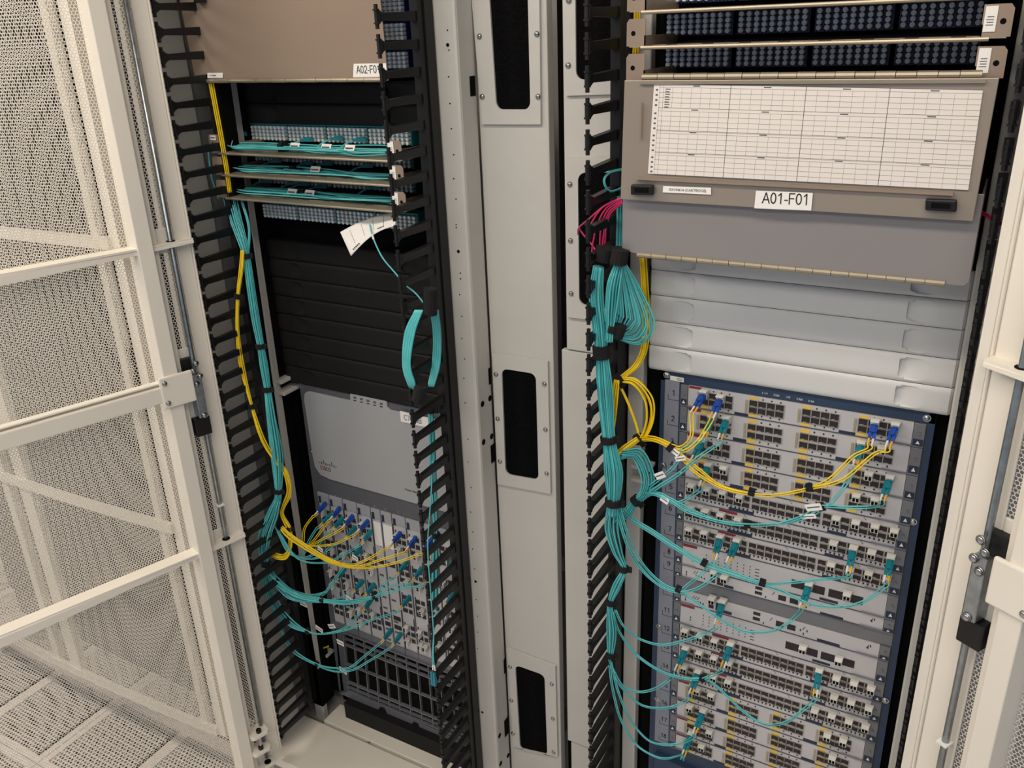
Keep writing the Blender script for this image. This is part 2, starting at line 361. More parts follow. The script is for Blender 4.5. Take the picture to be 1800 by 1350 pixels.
RC = thing('server_cabinet', (.22, .0, 0), 'right open rack cabinet holding the eighteen slot switch', 'cabinet')
obj('dark_backing', MB().box((-.082, .09, .1), (.462, .08, 2.25)), 'black_matte', RC)  # black sheet in place of the shaded interior behind the switch
obj('rail_post', MB().box((-.03, .02, .1), (-.004, .06, 2.25)), 'black_matte', RC)
obj('rail_post', MB().box((.437, .02, .1), (.462, .06, 2.25)), 'black_matte', RC)
obj('support_bar', MB().box((-.066, .0, .1), (-.036, .022, 2.2)), 'cabinet_white', RC, bevel=.003)
obj('support_bar', MB().box((.4585, -.012, .1), (.484, .019, 2.2)), 'cabinet_white', RC, bevel=.003)
for z in (1.165, 1.137):
    obj('bracket_arm', MB().box((-.05, -.02, z - .004), (-.012, .012, z + .004)), 'cabinet_white', RC, bevel=.002)
a = P(1750, 500, Y=-.2)
obj('corner_post', MB().hexa([(.477, -.2, .3), (.4925, -.2, .3), (.4925, -.2, 2.2), (.480, -.2, 2.2), (.477, -.185, .3), (.4925, -.185, .3), (.4925, -.185, 2.2), (.480, -.185, 2.2)]), 'door_cream', RC, bevel=.0015)
obj('side_panel', MB().box((.522, -.18, .1), (.535, 1.0, 2.25)), 'inner_grey', RC)
obj('front_plate', MB().box((-.219, .0625, 1.345), (-.083, .078, 2.25)), 'cabinet_white', RC, bevel=.002)
obj('front_plate', MB().box((-.232, .066, .335), (-.083, .080, 1.342)), 'cabinet_white', RC, bevel=.002)
obj('front_plate', MB().box((-.225, .070, .1), (-.083, .080, .33)), 'cabinet_white', RC, bevel=.002)
obj('plinth', MB().box((-.23, -.12, 0), (.535, 1.0, .09)), 'inner_grey', RC)
# filler between the cabinets, carrying three brush plates
FP = obj('filler_plate', MB().box((-.3915, .0605, .1), (-.2475, .083, 2.25)), 'cabinet_white', base=(-.32, .07, .1), bevel=.002,
    label='tall flat grey filler panel between the two cabinets', cat='panel')
obj('gap_dark_strip', MB().box((-.2475, .10, .1), (-.205, .12, 2.25)), 'black_matte', FP)  # black strip stands for the darkness in the gap between the cabinets
obj('ground_box', MB().box((-.262, .04, .12), (-.222, .06, .33)), 'black_plastic', FP) if False else None

def brush_plate(outer, hole, screws, Y, label, rw=.12):
    F = Face(*outer, Y=Y); t = thing('brush_plate', F(.5, 1), label, 'cable opening', 'brush lined cable openings in the middle panels')
    (u0, v0), (u1, v1) = F.inv(*hole[0]), F.inv(*hole[1])
    asp = F.W / F.H
    n = 6; r = .014; ru, rv = r / F.W, r / F.H; inner = []
    for cx, cy, a0 in ((u1 - ru, v1 - rv, 0), (u0 + ru, v1 - rv, 90), (u0 + ru, v0 + rv, 180), (u1 - ru, v0 + rv, 270)):
        for k in range(n): a = math.radians(a0 + 90 * k / (n - 1)); inner.append((cx + ru * math.cos(a), cy + rv * math.sin(a)))
    cor = [(1, 1), (0, 1), (0, 0), (1, 0)]
    mb = MB(); wt = .006; vs = []; N = len(inner)
    for w in (wt, 0): vs += [F(u, v, w) for u, v in inner] + [F(u, v, w) for u, v in cor]
    fs = []
    K = N + 4
    for q in range(4):
        for k in range(n - 1): i = q * n + k; fs.append((i, i + 1, N + q))
        i = q * n + n - 1; j = (i + 1) % N; fs.append((i, j, N + (q + 1) % 4, N + q))
    fs += [(i, (i + 1) % N, (i + 1) % N + K, i + K) for i in range(N)] + [(N + i, N + (i + 1) % 4, N + (i + 1) % 4 + K, N + i + K) for i in range(4)]
    mb.add(vs, fs); obj('plate', mb, 'cabinet_white', t)
    bm_ = MB(); bm_.fbox(F, u0 - .01, u1 + .01, v0 - .004, v1 + .004, .0005, .002)
    nb = 90
    for k in range(nb):
        v = v0 + (v1 - v0) * (k + .5) / nb; j = random.uniform(-.3, .3) * (v1 - v0) / nb * 2
        um = (u0 + u1) / 2 + random.uniform(-.02, .02)
        bm_.add([F(u0, v - .002, .002), F(u0, v + .002, .002), F(um, v + j, .0045)], [(0, 1, 2)])
        bm_.add([F(u1, v - .002, .002), F(u1, v + .002, .002), F(um, v - j, .0045)], [(0, 1, 2)])
    obj('brush', bm_, 'brush_black', t)
    for s in screws:
        c = P(*s, Y=Y - .006); obj('screw', MB().dome(c, (0, -1, 0), .0052, n=12), 'steel', t, smooth=True)
brush_plate(((825, -90), (950, -86), (953, 218), (850, 218)), ((857, -100), (935, 192)), ((842, -40), (944, -42), (843, 64), (944, 60), (848, 170), (946, 170)), .06, 'upper brush opening in the middle filler panel, cut off by the frame')
brush_plate(((868, 619), (965, 634), (970, 866), (877, 849)), ((884, 646), (949, 842)), ((872, 658), (957, 675), (875, 736), (959, 755), (879, 811), (961, 832)), .06, 'middle brush opening in the filler panel with six screws')
brush_plate(((893, 1137), (978, 1169), (982, 1328), (904, 1310)), ((907.5, 1166), (964, 1325)), ((897, 1172), (970, 1202), (899, 1231), (972, 1263), (902, 1289), (973, 1322)), .06, 'lowest brush opening in the filler panel near the floor')
brush_plate(((994, -90), (1084, -90), (1084, 165), (997, 168)), ((1013, -96), (1077, 138)), ((999, -45), (1000, 1), (999, 115)), .062, 'brush opening behind the black fingers level with the blue patch rows')
brush_plate(((997, 277), (1086, 274), (1088, 566), (1000, 556)), ((1018, 303), (1082, 540)), ((1002, 324), (1003, 423), (1004, 516)), .062, 'brush opening behind the fingers where pink cords pass')

# ------------------------------------------------------------------ finger managers
def finger_mesh(Ltot=.105):
    m = MB()   # origin at the tip centre, the arm runs to +Y
    m.hexa([(-.005, .006, -.0055), (.005, .006, -.0055), (.005, .006, .0055), (-.005, .006, .0055), (-.006, Ltot, -.008), (.006, Ltot, -.008), (.006, Ltot, .008), (-.006, Ltot, .008)])
    m.hexa([(-.0045, .0, -.011), (.0045, .0, -.011), (.0045, .0, .011), (-.0045, .0, .011), (-.0045, .012, -.0055), (.0045, .012, -.0055), (.0045, .012, .0055), (-.0045, .012, .0055)])
    m.cyl((0, 0, -.0185), (0, 0, .0185), .0034, 8)
    for z in (-.010, .010): m.cyl((0, 0, z - .0013), (0, 0, z + .0013), .0056, 8)
    return m.mesh('finger', 'black_plastic')
FM = finger_mesh()
def manager(xt, xb, ztop, n, label, yt=-.15, zref=1.775, co=0):
    base = (xb, yt + .1, .2)
    t = thing('cable_finger_manager', base, label, 'cable manager', 'black finger cable managers')
    zs = [zref + (k) * .04445 for k in range(-40, 12) if .21 < zref + k * .04445 < ztop]
    for z in zs:
        x = xb + (xt - xb) * (z - .2) / 1.9
        inst('finger', FM, (x, yt, z), t)
    x0, x1 = xb + co, xt + co
    mb = MB(); yb = yt + .103
    mb.hexa([(x0 - .008, yb, .2), (x0 + .008, yb, .2), (x1 + .008, yb, 2.12), (x1 - .008, yb, 2.12), (x0 - .008, yb + .016, .2), (x0 + .008, yb + .016, .2), (x1 + .008, yb + .016, 2.12), (x1 - .008, yb + .016, 2.12)])
    obj('column', mb, 'black_plastic', t)
    return t, (x0, x1, yb)
t, q = manager(-.962, -.978, 2.12, 42, 'finger manager along the left edge of the left cabinet', zref=1.678)
obj('back_plate', MB().box((-1.0, -.045, .2), (-.966, .05, 2.12)), 'black_plastic', t) if False else None
pa, pb = P(420, 378, Y=-.03)[0], P(545, 1270, Y=-.03)[0]
obj('back_plate', MB().hexa([(-.985, -.03, .2), (pb, -.03, .2), (pa + .01, -.03, 2.12), (-.97, -.03, 2.12), (-.985, .0, .2), (pb, .0, .2), (pa + .01, .0, 2.12), (-.97, .0, 2.12)]), 'black_matte', t)
t, q = manager(-.446, -.446, 2.12, 42, 'finger manager beside the grey post, in front of the left switch', zref=1.775)
obj('back_plate', MB().box((-.462, -.03, .2), (-.435, -.004, 2.12)), 'black_plastic', t)
t, q = manager(-.0765, -.0715, 2.12, 42, 'finger manager left of the white blanking panels, before the brush openings', zref=1.767)
obj('back_plate', MB().box((-.083, -.03, .2), (-.068, .05, 2.12)), 'black_plastic', t)
t, q = manager(.470, .478, 2.12, 42, 'finger manager half hidden by the cream post of the right cabinet', zref=1.767, co=.026)

# ------------------------------------------------------------------ perforated doors
def door_leaf(par, O, d, n, label, U=.66, z0=.165, z1=2.25, bulge=.0, zr=(.855, 1.555, 2.2), holes=.0062, tubeu=(.069, .115), perf=(.030, .068), rod=.043, lean=0, brk=.012):
    """leaf hinged at O; d runs along the leaf, n is the inward normal (towards the viewer)"""
    O = np.array(O, float); d = np.array(d, float); n = np.array(n, float); z = np.array([lean, 0, 1.])
    G = lambda u, zz, w=0: O + d * u + z * zz + n * w
    t = part('door', par, label)
    def bx(nm, u0, u1, a, b, w0, w1, m='door_cream', bevel=.002, pr=None, **k):
        return obj(nm, MB().hexa([G(u0, a, w1), G(u1, a, w1), G(u1, b, w1), G(u0, b, w1), G(u0, a, w0), G(u1, a, w0), G(u1, b, w0), G(u0, b, w0)]), m, t, bevel=bevel, **k)
    bx('edge_band', .0, perf[0], z0, z1, -.004, .0)
    bx('edge_flange', -.004, 0, z0, z1, -.03, .004)
    bx('edge_band', perf[1], tubeu[0] + .002, z0, z1, -.004, .0)
    bx('frame_tube', tubeu[0], tubeu[0] + .015, z0, z1, -.03, .012)
    bx('frame_tube', tubeu[0] + .015, tubeu[1], z0, z1, -.03, .030)
    hs = [z0] + list(zr)
    segs = [(z0 + .04, zr[0] - .02), (zr[0] + .03, 1.17), (1.33, zr[1] - .02), (zr[1] + .03, z1 - .02)]
    for a, b in segs:
        hexsheet('perforated_strip', lambda u, v, a=a: G0(G, perf[0] + u, a + v, u * 0 - .002, z), perf[1] - perf[0], b - a, holes, holes * .92, 'door_cream', t)
    for a, b in zip([z0] + [s[1] for s in segs], [s[0] for s in segs] + [z1]):
        bx('edge_band', perf[0], perf[1], a, b, -.004, 0)
    Um = U - tubeu[1]
    def bw(u):
        s = np.clip((u - tubeu[1]) / Um, 0, 1); return -.012 - bulge * 4 * s * (1 - s)
    hexsheet('perforated_sheet', lambda u, v: G0(G, tubeu[1] + u, z0 + .02 + v, bw(tubeu[1] + u), z), Um, z1 - z0 - .02, holes, holes * .92, 'door_cream', t)
    bx('frame_tube', U, U + .04, z0, z1, -.03, .03)
    # horizontal ribs: a straight inner flange over a shelf that follows the curved sheet
    for k, zz in enumerate(hs):
        mb = MB(); N = 14; top_ = []; 
        us = [0 if i == 0 else tubeu[1] + Um * (i - 1) / (N - 1) for i in range(N + 1)]
        inner = [G(u, zz, .026 if u > .03 else .02) for u in us]; outer = [G(u, zz, float(bw(u)) + .004 if u > .1 else -.028) for u in us]
        mb.prism(inner + outer[::-1], (0, 0, .004))
        obj('rib_shelf', mb, 'door_cream', t)
        mb = MB(); mb.hexa([G(0.0, zz - .006, .022), G(U, zz - .026, .030), G(U, zz, .030), G(0, zz, .022), G(0, zz - .006, .018), G(U, zz - .026, .026), G(U, zz, .026), G(0, zz, .018)])
        obj('rib_flange', mb, 'door_cream', t, bevel=.001)
        obj('rod_hole', MB().cyl(G(rod, zz + .004, .012), G(rod, zz + .0052, .012), .009, 14), 'black_matte', t)
    # middle bar with end bracket
    bx('cross_bar', tubeu[1] - .02, U, 1.236, 1.272, .012, .034, bevel=.003)
    bx('bar_lip', tubeu[1] - .02, U, 1.276, 1.281, .012, .030)
    bx('end_bracket', tubeu[0] - brk, tubeu[1] + .012, 1.222, 1.292, .028, .036, bevel=.003)
    for zz in (1.235, 1.279): obj('screw', MB().dome(G(tubeu[1] + .002, zz, .036), n, .0055, n=12), 'steel', t, smooth=True)
    # locking rod and latch
    obj('lock_rod', MB().cyl(G(rod, z0 + .02, .012), G(rod, z1 - .02, .012), .0052, 10), 'galvanised', t, smooth=True)
    lt = bx('latch_body', rod - .007, rod + .013, 1.175, 1.275, -.012, .026, 'galvanised')
    bx('latch_cover', rod - .006, rod + .028, 1.275, 1.31, -.02, .012, 'black_plastic')
    bx('latch_cover', rod - .012, rod + .022, 1.13, 1.172, -.02, .018, 'black_plastic')
    for zz, du in ((1.30, .0), (1.285, .008), (1.27, -.004), (1.255, .006), (1.18, .002)):
        obj('latch_bolt', MB().dome(G(rod + du, zz, .026), n, .007, n=12), 'steel', t, smooth=True)
    bx('cable_tie', rod - .008, rod + .008, .95, .953, .004, .022, 'boot_white', 0)
    return t
def G0(G, u, zz, w, zd):
    O = G(0, 0, 0); du = G(1, 0, 0) - O; dn = G(0, 0, 1) - O
    return O[None] + du[None] * u[:, None] + dn[None] * w[:, None] + zd[None] * zz[:, None]
dd = np.array([-.329, -.944, 0]); dd /= np.linalg.norm(dd)
nn = np.array([-dd[1], dd[0], 0])
DL = door_leaf(LC, (-.973, -.168, 0), dd, nn, 'open perforated cream door at the far left with lock rod and ribs', U=.62, lean=.009)
an = math.radians(60); dr = np.array([math.sin(an), -math.cos(an), 0]); nr = np.array([-math.cos(an), -math.sin(an), 0])
DR = door_leaf(RC, (.4965, -.203, 0), dr, nr, 'open perforated cream door cut off by the right picture edge', U=.45, z0=.3, zr=(.84, 1.53, 2.2), perf=(.053, .069), brk=.002)
# bottom latch keeper of the left door
KP = part('latch_keeper', LC)
def dplane(px, py, off):
    o = np.array([-.974, -.166, 0]) + nn * off; r = ray(px, py); return CP + r * (nn @ (o - CP) / (nn @ r))
for k_, (x, y) in enumerate(((455, 1287), (459, 1316))):
    c = dplane(x, y, .035); obj('lug', MB().prism([(c + dd * a + nn * b) for a, b in ((.024, -.030), (.024, .006), (.018, .012), (-.018, .012), (-.024, .006), (-.024, -.030))], (0, 0, -.010)), 'door_cream', KP, bevel=.0015)
    obj('pin', MB().cyl(c, c + (0, 0, .009), .0065, 12), 'black_plastic', KP)
obj('pin_rod', MB().cyl(dplane(455, 1287, .035), dplane(459, 1316, .035), .0035, 8), 'steel', KP)
# neighbouring cabinet with a closed, bowed door
NC = thing('neighbour_cabinet', (-1.7, 0, 0), 'closed cabinet with a bowed mesh door seen through the left door', 'cabinet')
NX0, NX1, NY = -2.45, -1.135, -.235
obj('dark_interior', MB().box((NX0 - .02, .0, .1), (NX1 + .03, 1.0, 2.25)), 'black_panel', NC)  # solid block coloured black for the shaded interior behind the mesh
obj('plinth', MB().box((NX0, 0, 0), (NX1, 1.0, .1)), 'plenum', NC)
def nfn(u, v):
    s = u / (NX1 - NX0); return np.stack([NX1 - u, NY - .022 * 4 * s * (1 - s), .21 + v], 1)
hexsheet('perforated_sheet', nfn, NX1 - NX0, 2.0, .0076, .0070, 'door_cream', NC)
for z in (.2, .835, 1.53, 2.2):
    mb = MB(); N = 16; pts = [(NX1 - (NX1 - NX0) * i / N, NY + .004 - .022 * 4 * (i / N) * (1 - i / N)) for i in range(N + 1)]
    mb.prism([(x, y, z) for x, y in pts] + [(x, y + .012, z) for x, y in pts[::-1]], (0, 0, .026)); obj('door_rib', mb, 'door_cream', NC)
for x, w in ((NX1 + .012, .03), (NX1 - .045, .022), (-1.70, .05), (-1.79, .03), (NX0, .04)):
    s = max(0, min(1, (NX1 - x) / (NX1 - NX0))); y = NY - .022 * 4 * s * (1 - s) + .012
    obj('door_stile', MB().box((x - w / 2, y, .2), (x + w / 2, y + .02, 2.22)), 'door_cream', NC)
obj('latch_box', MB().box((-1.69, -.225, .42), (-1.65, -.19, .54)), 'black_plastic', NC)
obj('latch_box', MB().box((-1.20, -.22, 1.17), (-1.16, -.18, 1.30)), 'black_plastic', NC)
obj('inner_rail', MB().box((-1.5, -.05, .1), (-1.42, -.02, 2.2)), 'black_matte', NC)

# ------------------------------------------------------------------ blanking panels
def scoop_panel(name, x0, x1, zt, h, Y, m, label, group, su=(.075, .165, .835, .925), depth=.0085, par=None):
    t = thing(name, ((x0 + x1) / 2, Y, zt - h), label, 'blanking panel', group)
    def fn(u, v):
        e = 1 - min(1, abs(v - .5) / .5) ** 6; w = .004 * e + .008 * (1 - max(0, 1 - min(u, 1 - u) / .012) ** 2)
        s = 0; a, b, c, d = su; vv = (v - .5) / .40
        for p, q in ((a, b), (d, c)):
            tt = (u - p) / (q - p); ec = (tt - .5) / .5
            r2 = ec * ec * (1 if ec < 0 else .55) + vv * vv
            if 0 < tt <= 1.0 and r2 < 1: s = depth * (tt ** 1.5) * (1 - r2) ** .35
        return np.array([x0 + (x1 - x0) * u, Y - w + s, zt - h * v])
    us = sorted(set([k / 30 for k in range(31)] + [.004, .01] + [.99, .996] + [su[0] + (su[1] - su[0]) * k / 14 for k in range(15)] + [su[1] + .001] + [su[3] + (su[2] - su[3]) * k / 14 for k in range(15)] + [su[2] - .001]))
    vs = [0, .01, .03, .06] + [.1 + .8 * k / 16 for k in range(17)] + [.94, .97, .99, 1]
    V = [fn(u, v) for v in vs for u in us]; nu = len(us)
    mb = MB().add(V, [(j * nu + i, (j + 1) * nu + i, (j + 1) * nu + i + 1, j * nu + i + 1) for j in range(len(vs) - 1) for i in range(nu - 1)])
    obj('cover', mb, m, t, smooth=False)
    obj('tray_body', MB().box((x0 + .004, Y + .002, zt - h + .0008), (x1 - .004, Y + .016, zt - .0008)), m, t)
    return t
names = ['topmost white blanking panel, mostly hidden by the hinged door', 'second white blanking panel below the hinged door', 'third white blanking panel, middle of the five', 'fourth white blanking panel from the top', 'lowest white blanking panel, resting above the eighteen slot switch']
zs = [1.587, 1.5425, 1.4985, 1.4525, 1.407, 1.362]
for k in range(5):
    scoop_panel('blanking_plate', -.0255, .459, zs[k] - .0004, zs[k] - zs[k + 1] - .0008, 0.0, 'white_plastic', names[k], 'white blanking panels in the right cabinet')
xl = -.993; YB = .08
zb = P(497, 668, Y=YB)[2] + .004; pit = .04445
nm = ['lowest', 'second from the bottom', 'third from the bottom', 'fourth from the bottom', 'fourth from the top', 'third from the top', 'second from the top', 'topmost']
for k in range(8):
    scoop_panel('blanking_plate', xl, xl + .482, zb + pit * (k + 1) - .0005, pit - .001, YB, 'black_panel', 'black blanking panel above the grey switch, %s of the eight' % nm[k], 'black blanking panels below the teal patch rows', su=(.09, .20, .80, .91), depth=.011)
za = P(494, 182, Y=YB)[2]
for k, w in ((1, 'upper'), (0, 'lower')):
    scoop_panel('blanking_plate', xl, xl + .482, za + pit * k + .0005 - .0005, pit - .001, YB, 'black_panel', '%s black blanking panel between the bronze door and the teal patch rows' % w, 'black blanking panels above the teal patch rows', su=(.09, .20, .80, .91), depth=.011)
obj('side_cheek', MB().box((xl - .012, .05, zb), (xl - .002, .11, za + .05)), 'black_matte', LC)

# ------------------------------------------------------------------ patch panels
def cap_block(n=9, rows=4, px=.0113, pz=.0075, capm='cap_white', modm='module_teal'):
    mb = MB()
    for i in range(n):
        for j in range(rows):
            x = (i - (n - 1) / 2) * px; z = (j - (rows - 1) / 2) * pz
            mb.cyl((x, -.002, z), (x, -.014, z), .0036, 8)
            mb.cyl((x, -.014, z), (x, -.0145, z), .0028, 6)
    c = mb.mesh('dust_caps', capm)
    W_ = n * px / 2 + .001; H = rows * pz / 2 + .002
    b = MB().box((-W_, -.002, -H), (W_, .03, H))
    for i in range(n + 1):
        x = -n * px / 2 + i * px; b.box((x - .0008, -.006, -H), (x + .0008, -.002, H))
    b.box((-W_ - .001, -.01, H), (W_ + .001, .03, H + .003))
    return c, b.mesh('module', modm), W_
CT = cap_block(); CB = cap_block(capm='cap_blue', modm='module_navy', px=.0113, pz=.0074)
def patch_panel(x0, z, Y, blk, label, group, pitch=.1105, shelf=None, ears=True, sh=(0, 1), yf=-.1, tag=True, skipcaps=()):
    """four adapter modules at the back of a shallow cable tray; z = tray height"""
    t = thing('patch_tray', (x0 + .22, Y, z), label, 'patch panel', group)
    for k in range(4):
        xc = x0 + .0515 + k * pitch
        m = inst('module', blk[1], (xc, Y, z + .026), t); c = bpy.data.objects.new('dust_caps', blk[0]); COL.objects.link(c); c.parent = m; c['kind'] = 'stuff'; BASE[c] = BASE[t]
    ex0, ex1 = sh
    sm = MB(); sm.box((ex0, yf, z - .0015), (ex1, Y + .03, z))
    for k in range(9):   # ventilation ribs of the tray
        x = ex0 + (ex1 - ex0) * (k + .5) / 9; sm.box((x - .018, yf + .03, z), (x + .018, yf + .034, z + .0008))
    obj('tray', sm, 'tray_metal', t)
    obj('tray_lip', MB().tube([(ex0 + .018, yf, z - .002), (ex1 - .018, yf, z - .002)], .0028, 8), 'bronze_bright', t)
    obj('frame_bar', MB().box((x0 - .01, Y - .004, z + .046), (x0 + .45, Y + .03, z + .049)), 'black_panel', t)
    for s, (a, b) in enumerate(((ex0 - .004, ex0 + .024), (ex1 - .028, ex1 + .004))):
        e = MB(); r = [(a + .004, yf, z + .036), (a, yf, z + .031), (a, yf, z), (b, yf, z), (b, yf, z + .036)] if s == 0 else [(a, yf, z + .036), (a, yf, z), (b, yf, z), (b, yf, z + .031), (b - .004, yf, z + .036)]
        e.prism(r[::-1] if s else r, (0, .0016, 0)); e.box((a if s else b - .0016, yf, z), (a + .0016 if s else b, Y, z + .014))
        eo = obj('ear', e, 'bronze', t)
        xh = a + .010 if s == 0 else b - .010
        obj('ear_hole', MB().cyl((xh, yf - .0003, z + .017), (xh, yf + .001, z + .017), .0034, 12), 'black_matte', eo)
    if tag:
        tg = obj('tag', MB().box((ex1 - .026, yf - .001, z + .006), (ex1 - .013, yf - .0002, z + .034)), 'paper', t)
        tl = MB()
        for q in range(4): tl.box((ex1 - .024 + .001 * (q % 2), yf - .0014, z + .013 + q * .003), (ex1 - .016, yf - .001, z + .0138 + q * .003))
        obj('printed_line', tl, 'ink_grey', tg)
    return t
zr2 = (P(1178, 87, Y=.02)[2] + P(1178, 112, Y=.02)[2]) / 2 - .026
lab = ['blue capped fibre patch panel, lowest open row of the right cabinet', 'blue capped fibre patch panel, second row from the bottom of the right stack', 'blue capped fibre patch panel at the top edge of the right cabinet']
for k in range(3): patch_panel(-.017, zr2 + .046 * k, .02, CB, lab[k], 'blue patch panels in the right cabinet', sh=(-.024, .449), yf=-.12)
zl = [P(457, y, Y=.08)[2] for y in (241, 288, 329, 361)]
lab = ['upper of the three teal fibre patch trays in the left cabinet', 'middle one of the three teal fibre patch trays', 'lowest of the three teal fibre patch trays, loose paper hanging below']
ztr = [P(389, y, Y=-.05)[2] for y in (268, 306, 346)]
for k in range(3): patch_panel(-.985, ztr[k], .08, CT, lab[k], 'teal patch trays in the left cabinet', sh=(-.984, -.497), yf=-.05, pitch=.108)
t = thing('patch_tray', (-.75, .08, 1.57), 'teal adapter row without a tray just under the three trays', 'patch panel', 'teal patch trays in the left cabinet')
for k in range(4):
    m = inst('module', CT[1], (-.933 + k * .108, .08, zl[3] - .008), t); c = bpy.data.objects.new('dust_caps', CT[0]); COL.objects.link(c); c.parent = m; c['kind'] = 'stuff'
t = thing('white_tag', P(374, 242, Y=-.052), 'small white tag standing on the left ear of the upper teal tray', 'label')
c = P(374, 242, Y=-.052); obj('card', MB().box(c + (-.008, 0, -.005), c + (.008, .0006, .005)), 'paper', t); obj('printed_line', MB().box(c + (-.006, -.0004, -.001), c + (.006, 0, .001)), 'ink_grey', t)
# blue rows hidden behind the bronze door on the left
for k, y in enumerate((105, 55, 10)):
    z = P(712, y, Y=.08)[2]
    t = thing('patch_tray', (-.75, .08, z), 'navy patch panel beside the fingers, %s row behind the bronze door' % ('lowest', 'middle', 'highest')[k], 'patch panel', 'navy patch panels behind the bronze door')
    for q in range(4):
        m = inst('module', CB[1], (-.933 + q * .1105, .08, z), t); c = bpy.data.objects.new('dust_caps', CB[0]); COL.objects.link(c); c.parent = m; c['kind'] = 'stuff'

# ------------------------------------------------------------------ hinged enclosure doors
def hinge(x0, x1, y, z, t, n=18, r=.0048, name='hinge_knuckle'):
    for k in range(n):
        a = x0 + (x1 - x0) * k / n; obj(name, MB().cyl((a + .0004, y, z), (a + (x1 - x0) / n - .0004, y, z), r if k % 2 == 0 else r * 1.08, 10), 'bronze_bright', t)
# left closed door
zb_ = P(500, 143, Y=-.05)[2]
t = thing('hinged_cover', (-.75, -.05, zb_), 'plain bronze door over the top of the left cabinet, lettered A02', 'door')
obj('panel', MB().prism([(-.996, -.052, zb_ + .012), (-.984, -.052, zb_), (-.508, -.052, zb_), (-.512, -.052, 2.2), (-1.01, -.052, 2.2)], (0, .0025, 0)), 'bronze', t, bevel=.001)
hinge(-.972, -.521, -.054, zb_ + .002, t, 12, .004)
F = Face((622, 112), (679, 111), (681, 135), (621, 136), Y=-.0535)
l = obj('name_label', MB().fbox(F, 0, 1, 0, 1, 0, .0006), 'paper', t)
text('lettering', 'A02-F01', .0185, F(.11, .72, .0008), F(1, .5) - F(0, .5), F(.5, 0) - F(.5, 1), 'ink', l, label=None)
F = Face((365, 128), (392, 128), (392, 137), (365, 137), Y=-.0535)
l = obj('name_label', MB().fbox(F, 0, 1, 0, 1, 0, .0006), 'paper', t)
text('lettering', 'LC CARRIER', .0036, F(.12, .65, .0008), F(1, .5) - F(0, .5), F(.5, 0) - F(.5, 1), 'label_red', l)
cx = P(356, 3, Y=-.054); obj('handle', MB().box(cx + (-.012, -.012, -.002), cx + (.012, 0, .01)), 'black_plastic', t, bevel=.002)
# right open door hanging down with the record sheet
zt_ = P(1130, 141, Y=-.135)[2]; zbt = P(1087, 350, Y=-.135)[2]
t = thing('hinged_cover', (.21, -.135, zbt), 'open bronze door hanging down with the white record sheet and A01 lettering', 'door')
FD = Face((-.0245, -.135, zt_), (.4495, -.135, zt_), (.4475, -.135, zbt), (-.0285, -.135, zbt))
obj('panel', MB().fbox(FD, 0, 1, 0, 1, -.0025, 0), 'pewter', t, bevel=.001)
hinge(.0, .431, -.128, P(1300, 134, Y=-.128)[2], t, 18, .0048)
obj('top_rail', MB().box((.0, -.139, P(1300, 146, Y=-.137)[2] - .0012), (.436, -.13, P(1300, 146, Y=-.137)[2] + .0022)), 'bronze_bright', t)
FS = Face((1150, 147), (1728, 158), (1702, 334), (1139, 305), Y=-.1365)
sh = obj('record_sheet', MB().fbox(FS, 0, 1, 0, 1, 0, .0004), 'sheet', t, kind=None)
gm = MB(); gd = MB(); lab_ = MB()
def ln(mb, u0, v0, u1, v1, du, dv): mb.fbox(FS, u0, u1 + du, v0, v1 + dv, .0004, .0005)
cols = [.035, .265, .505, .75, 1.0]; rows_ = [0, .255, .50, .745, 1.0]
for c in cols[1:4]: ln(gm, c, 0, c, 1, .0018, 0)
ln(gd, .022, 0, .022, 1, .0008, 0); ln(gd, .035, 0, .035, 1, .0008, 0)
for r in rows_[:-1]:
    ln(gm, .02, r, 1, r, 0, .004)
    for k in range(1, 6): ln(gm if k == 1 else gd, .02, r + .035 + (k - 1) * .055, 1, r + .035 + (k - 1) * .055, 0, .0028)
    for ci in range(4):
        a, b = cols[ci], cols[ci + 1]
        for k in range(1, 7): ln(gd, a + (b - a) * k / 7, r + .035, a + (b - a) * k / 7, r + .255, .0006, 0)
        lab_.fbox(FS, (a + b) / 2 - .012, (a + b) / 2 + .012, r + .012, r + .024, .0004, .0005)
    for k in range(4): lab_.fbox(FS, .008, .016, r + .055 + .055 * k, r + .075 + .055 * k, .0004, .0005)
for k in range(8): lab_.fbox(FS, .042, .06 - .003 * (k % 2), .05 + .0275 * k, .061 + .0275 * k, .0004, .0005)
obj('printed_grid', gm, 'ink_grey', sh); obj('printed_fine_grid', gd, 'ink_grey', sh); obj('printed_caption', lab_, 'ink_grey', sh)
c0, c1 = P(1119, 313, Y=-.139), P(1676, 339, Y=-.139)
obj('sheet_rail', MB().box((c0[0], -.1405, c0[2] - .0022), (c1[0], -.1355, c0[2] + .0015)), 'bronze', t)
c0, c1 = P(1128, 180, Y=-.139), P(1126, 245, Y=-.139)
obj('slot_press', MB().tube([c0, c1], .0014, 6), 'bronze', t)
for q in (((1112, 323), (1151, 324), (1151, 342), (1112, 341)), ((1628, 348), (1683, 350), (1682, 371), (1627, 368))):
    F = Face(*q, Y=-.1365); l = obj('latch', MB().fbox(F, 0, 1, 0, 1, 0, .009), 'black_plastic', t, bevel=.002)
    obj('thumb_slide', MB().fbox(F, .2, .8, .3, .7, .009, .0105), 'black_matte', l)
F = Face((1329, 335), (1429, 339), (1426, 370), (1326, 366), Y=-.1365)
l = obj('name_label', MB().fbox(F, 0, 1, 0, 1, 0, .0006), 'paper', t)
text('lettering', 'A01-F01', .0215, F(.13, .70, .0008), F(1, .5) - F(0, .5), F(.5, 0) - F(.5, 1), 'ink', l, stretch=1.02)
F = Face((1166, 327), (1250, 330), (1250, 342), (1165, 338), Y=-.1365)
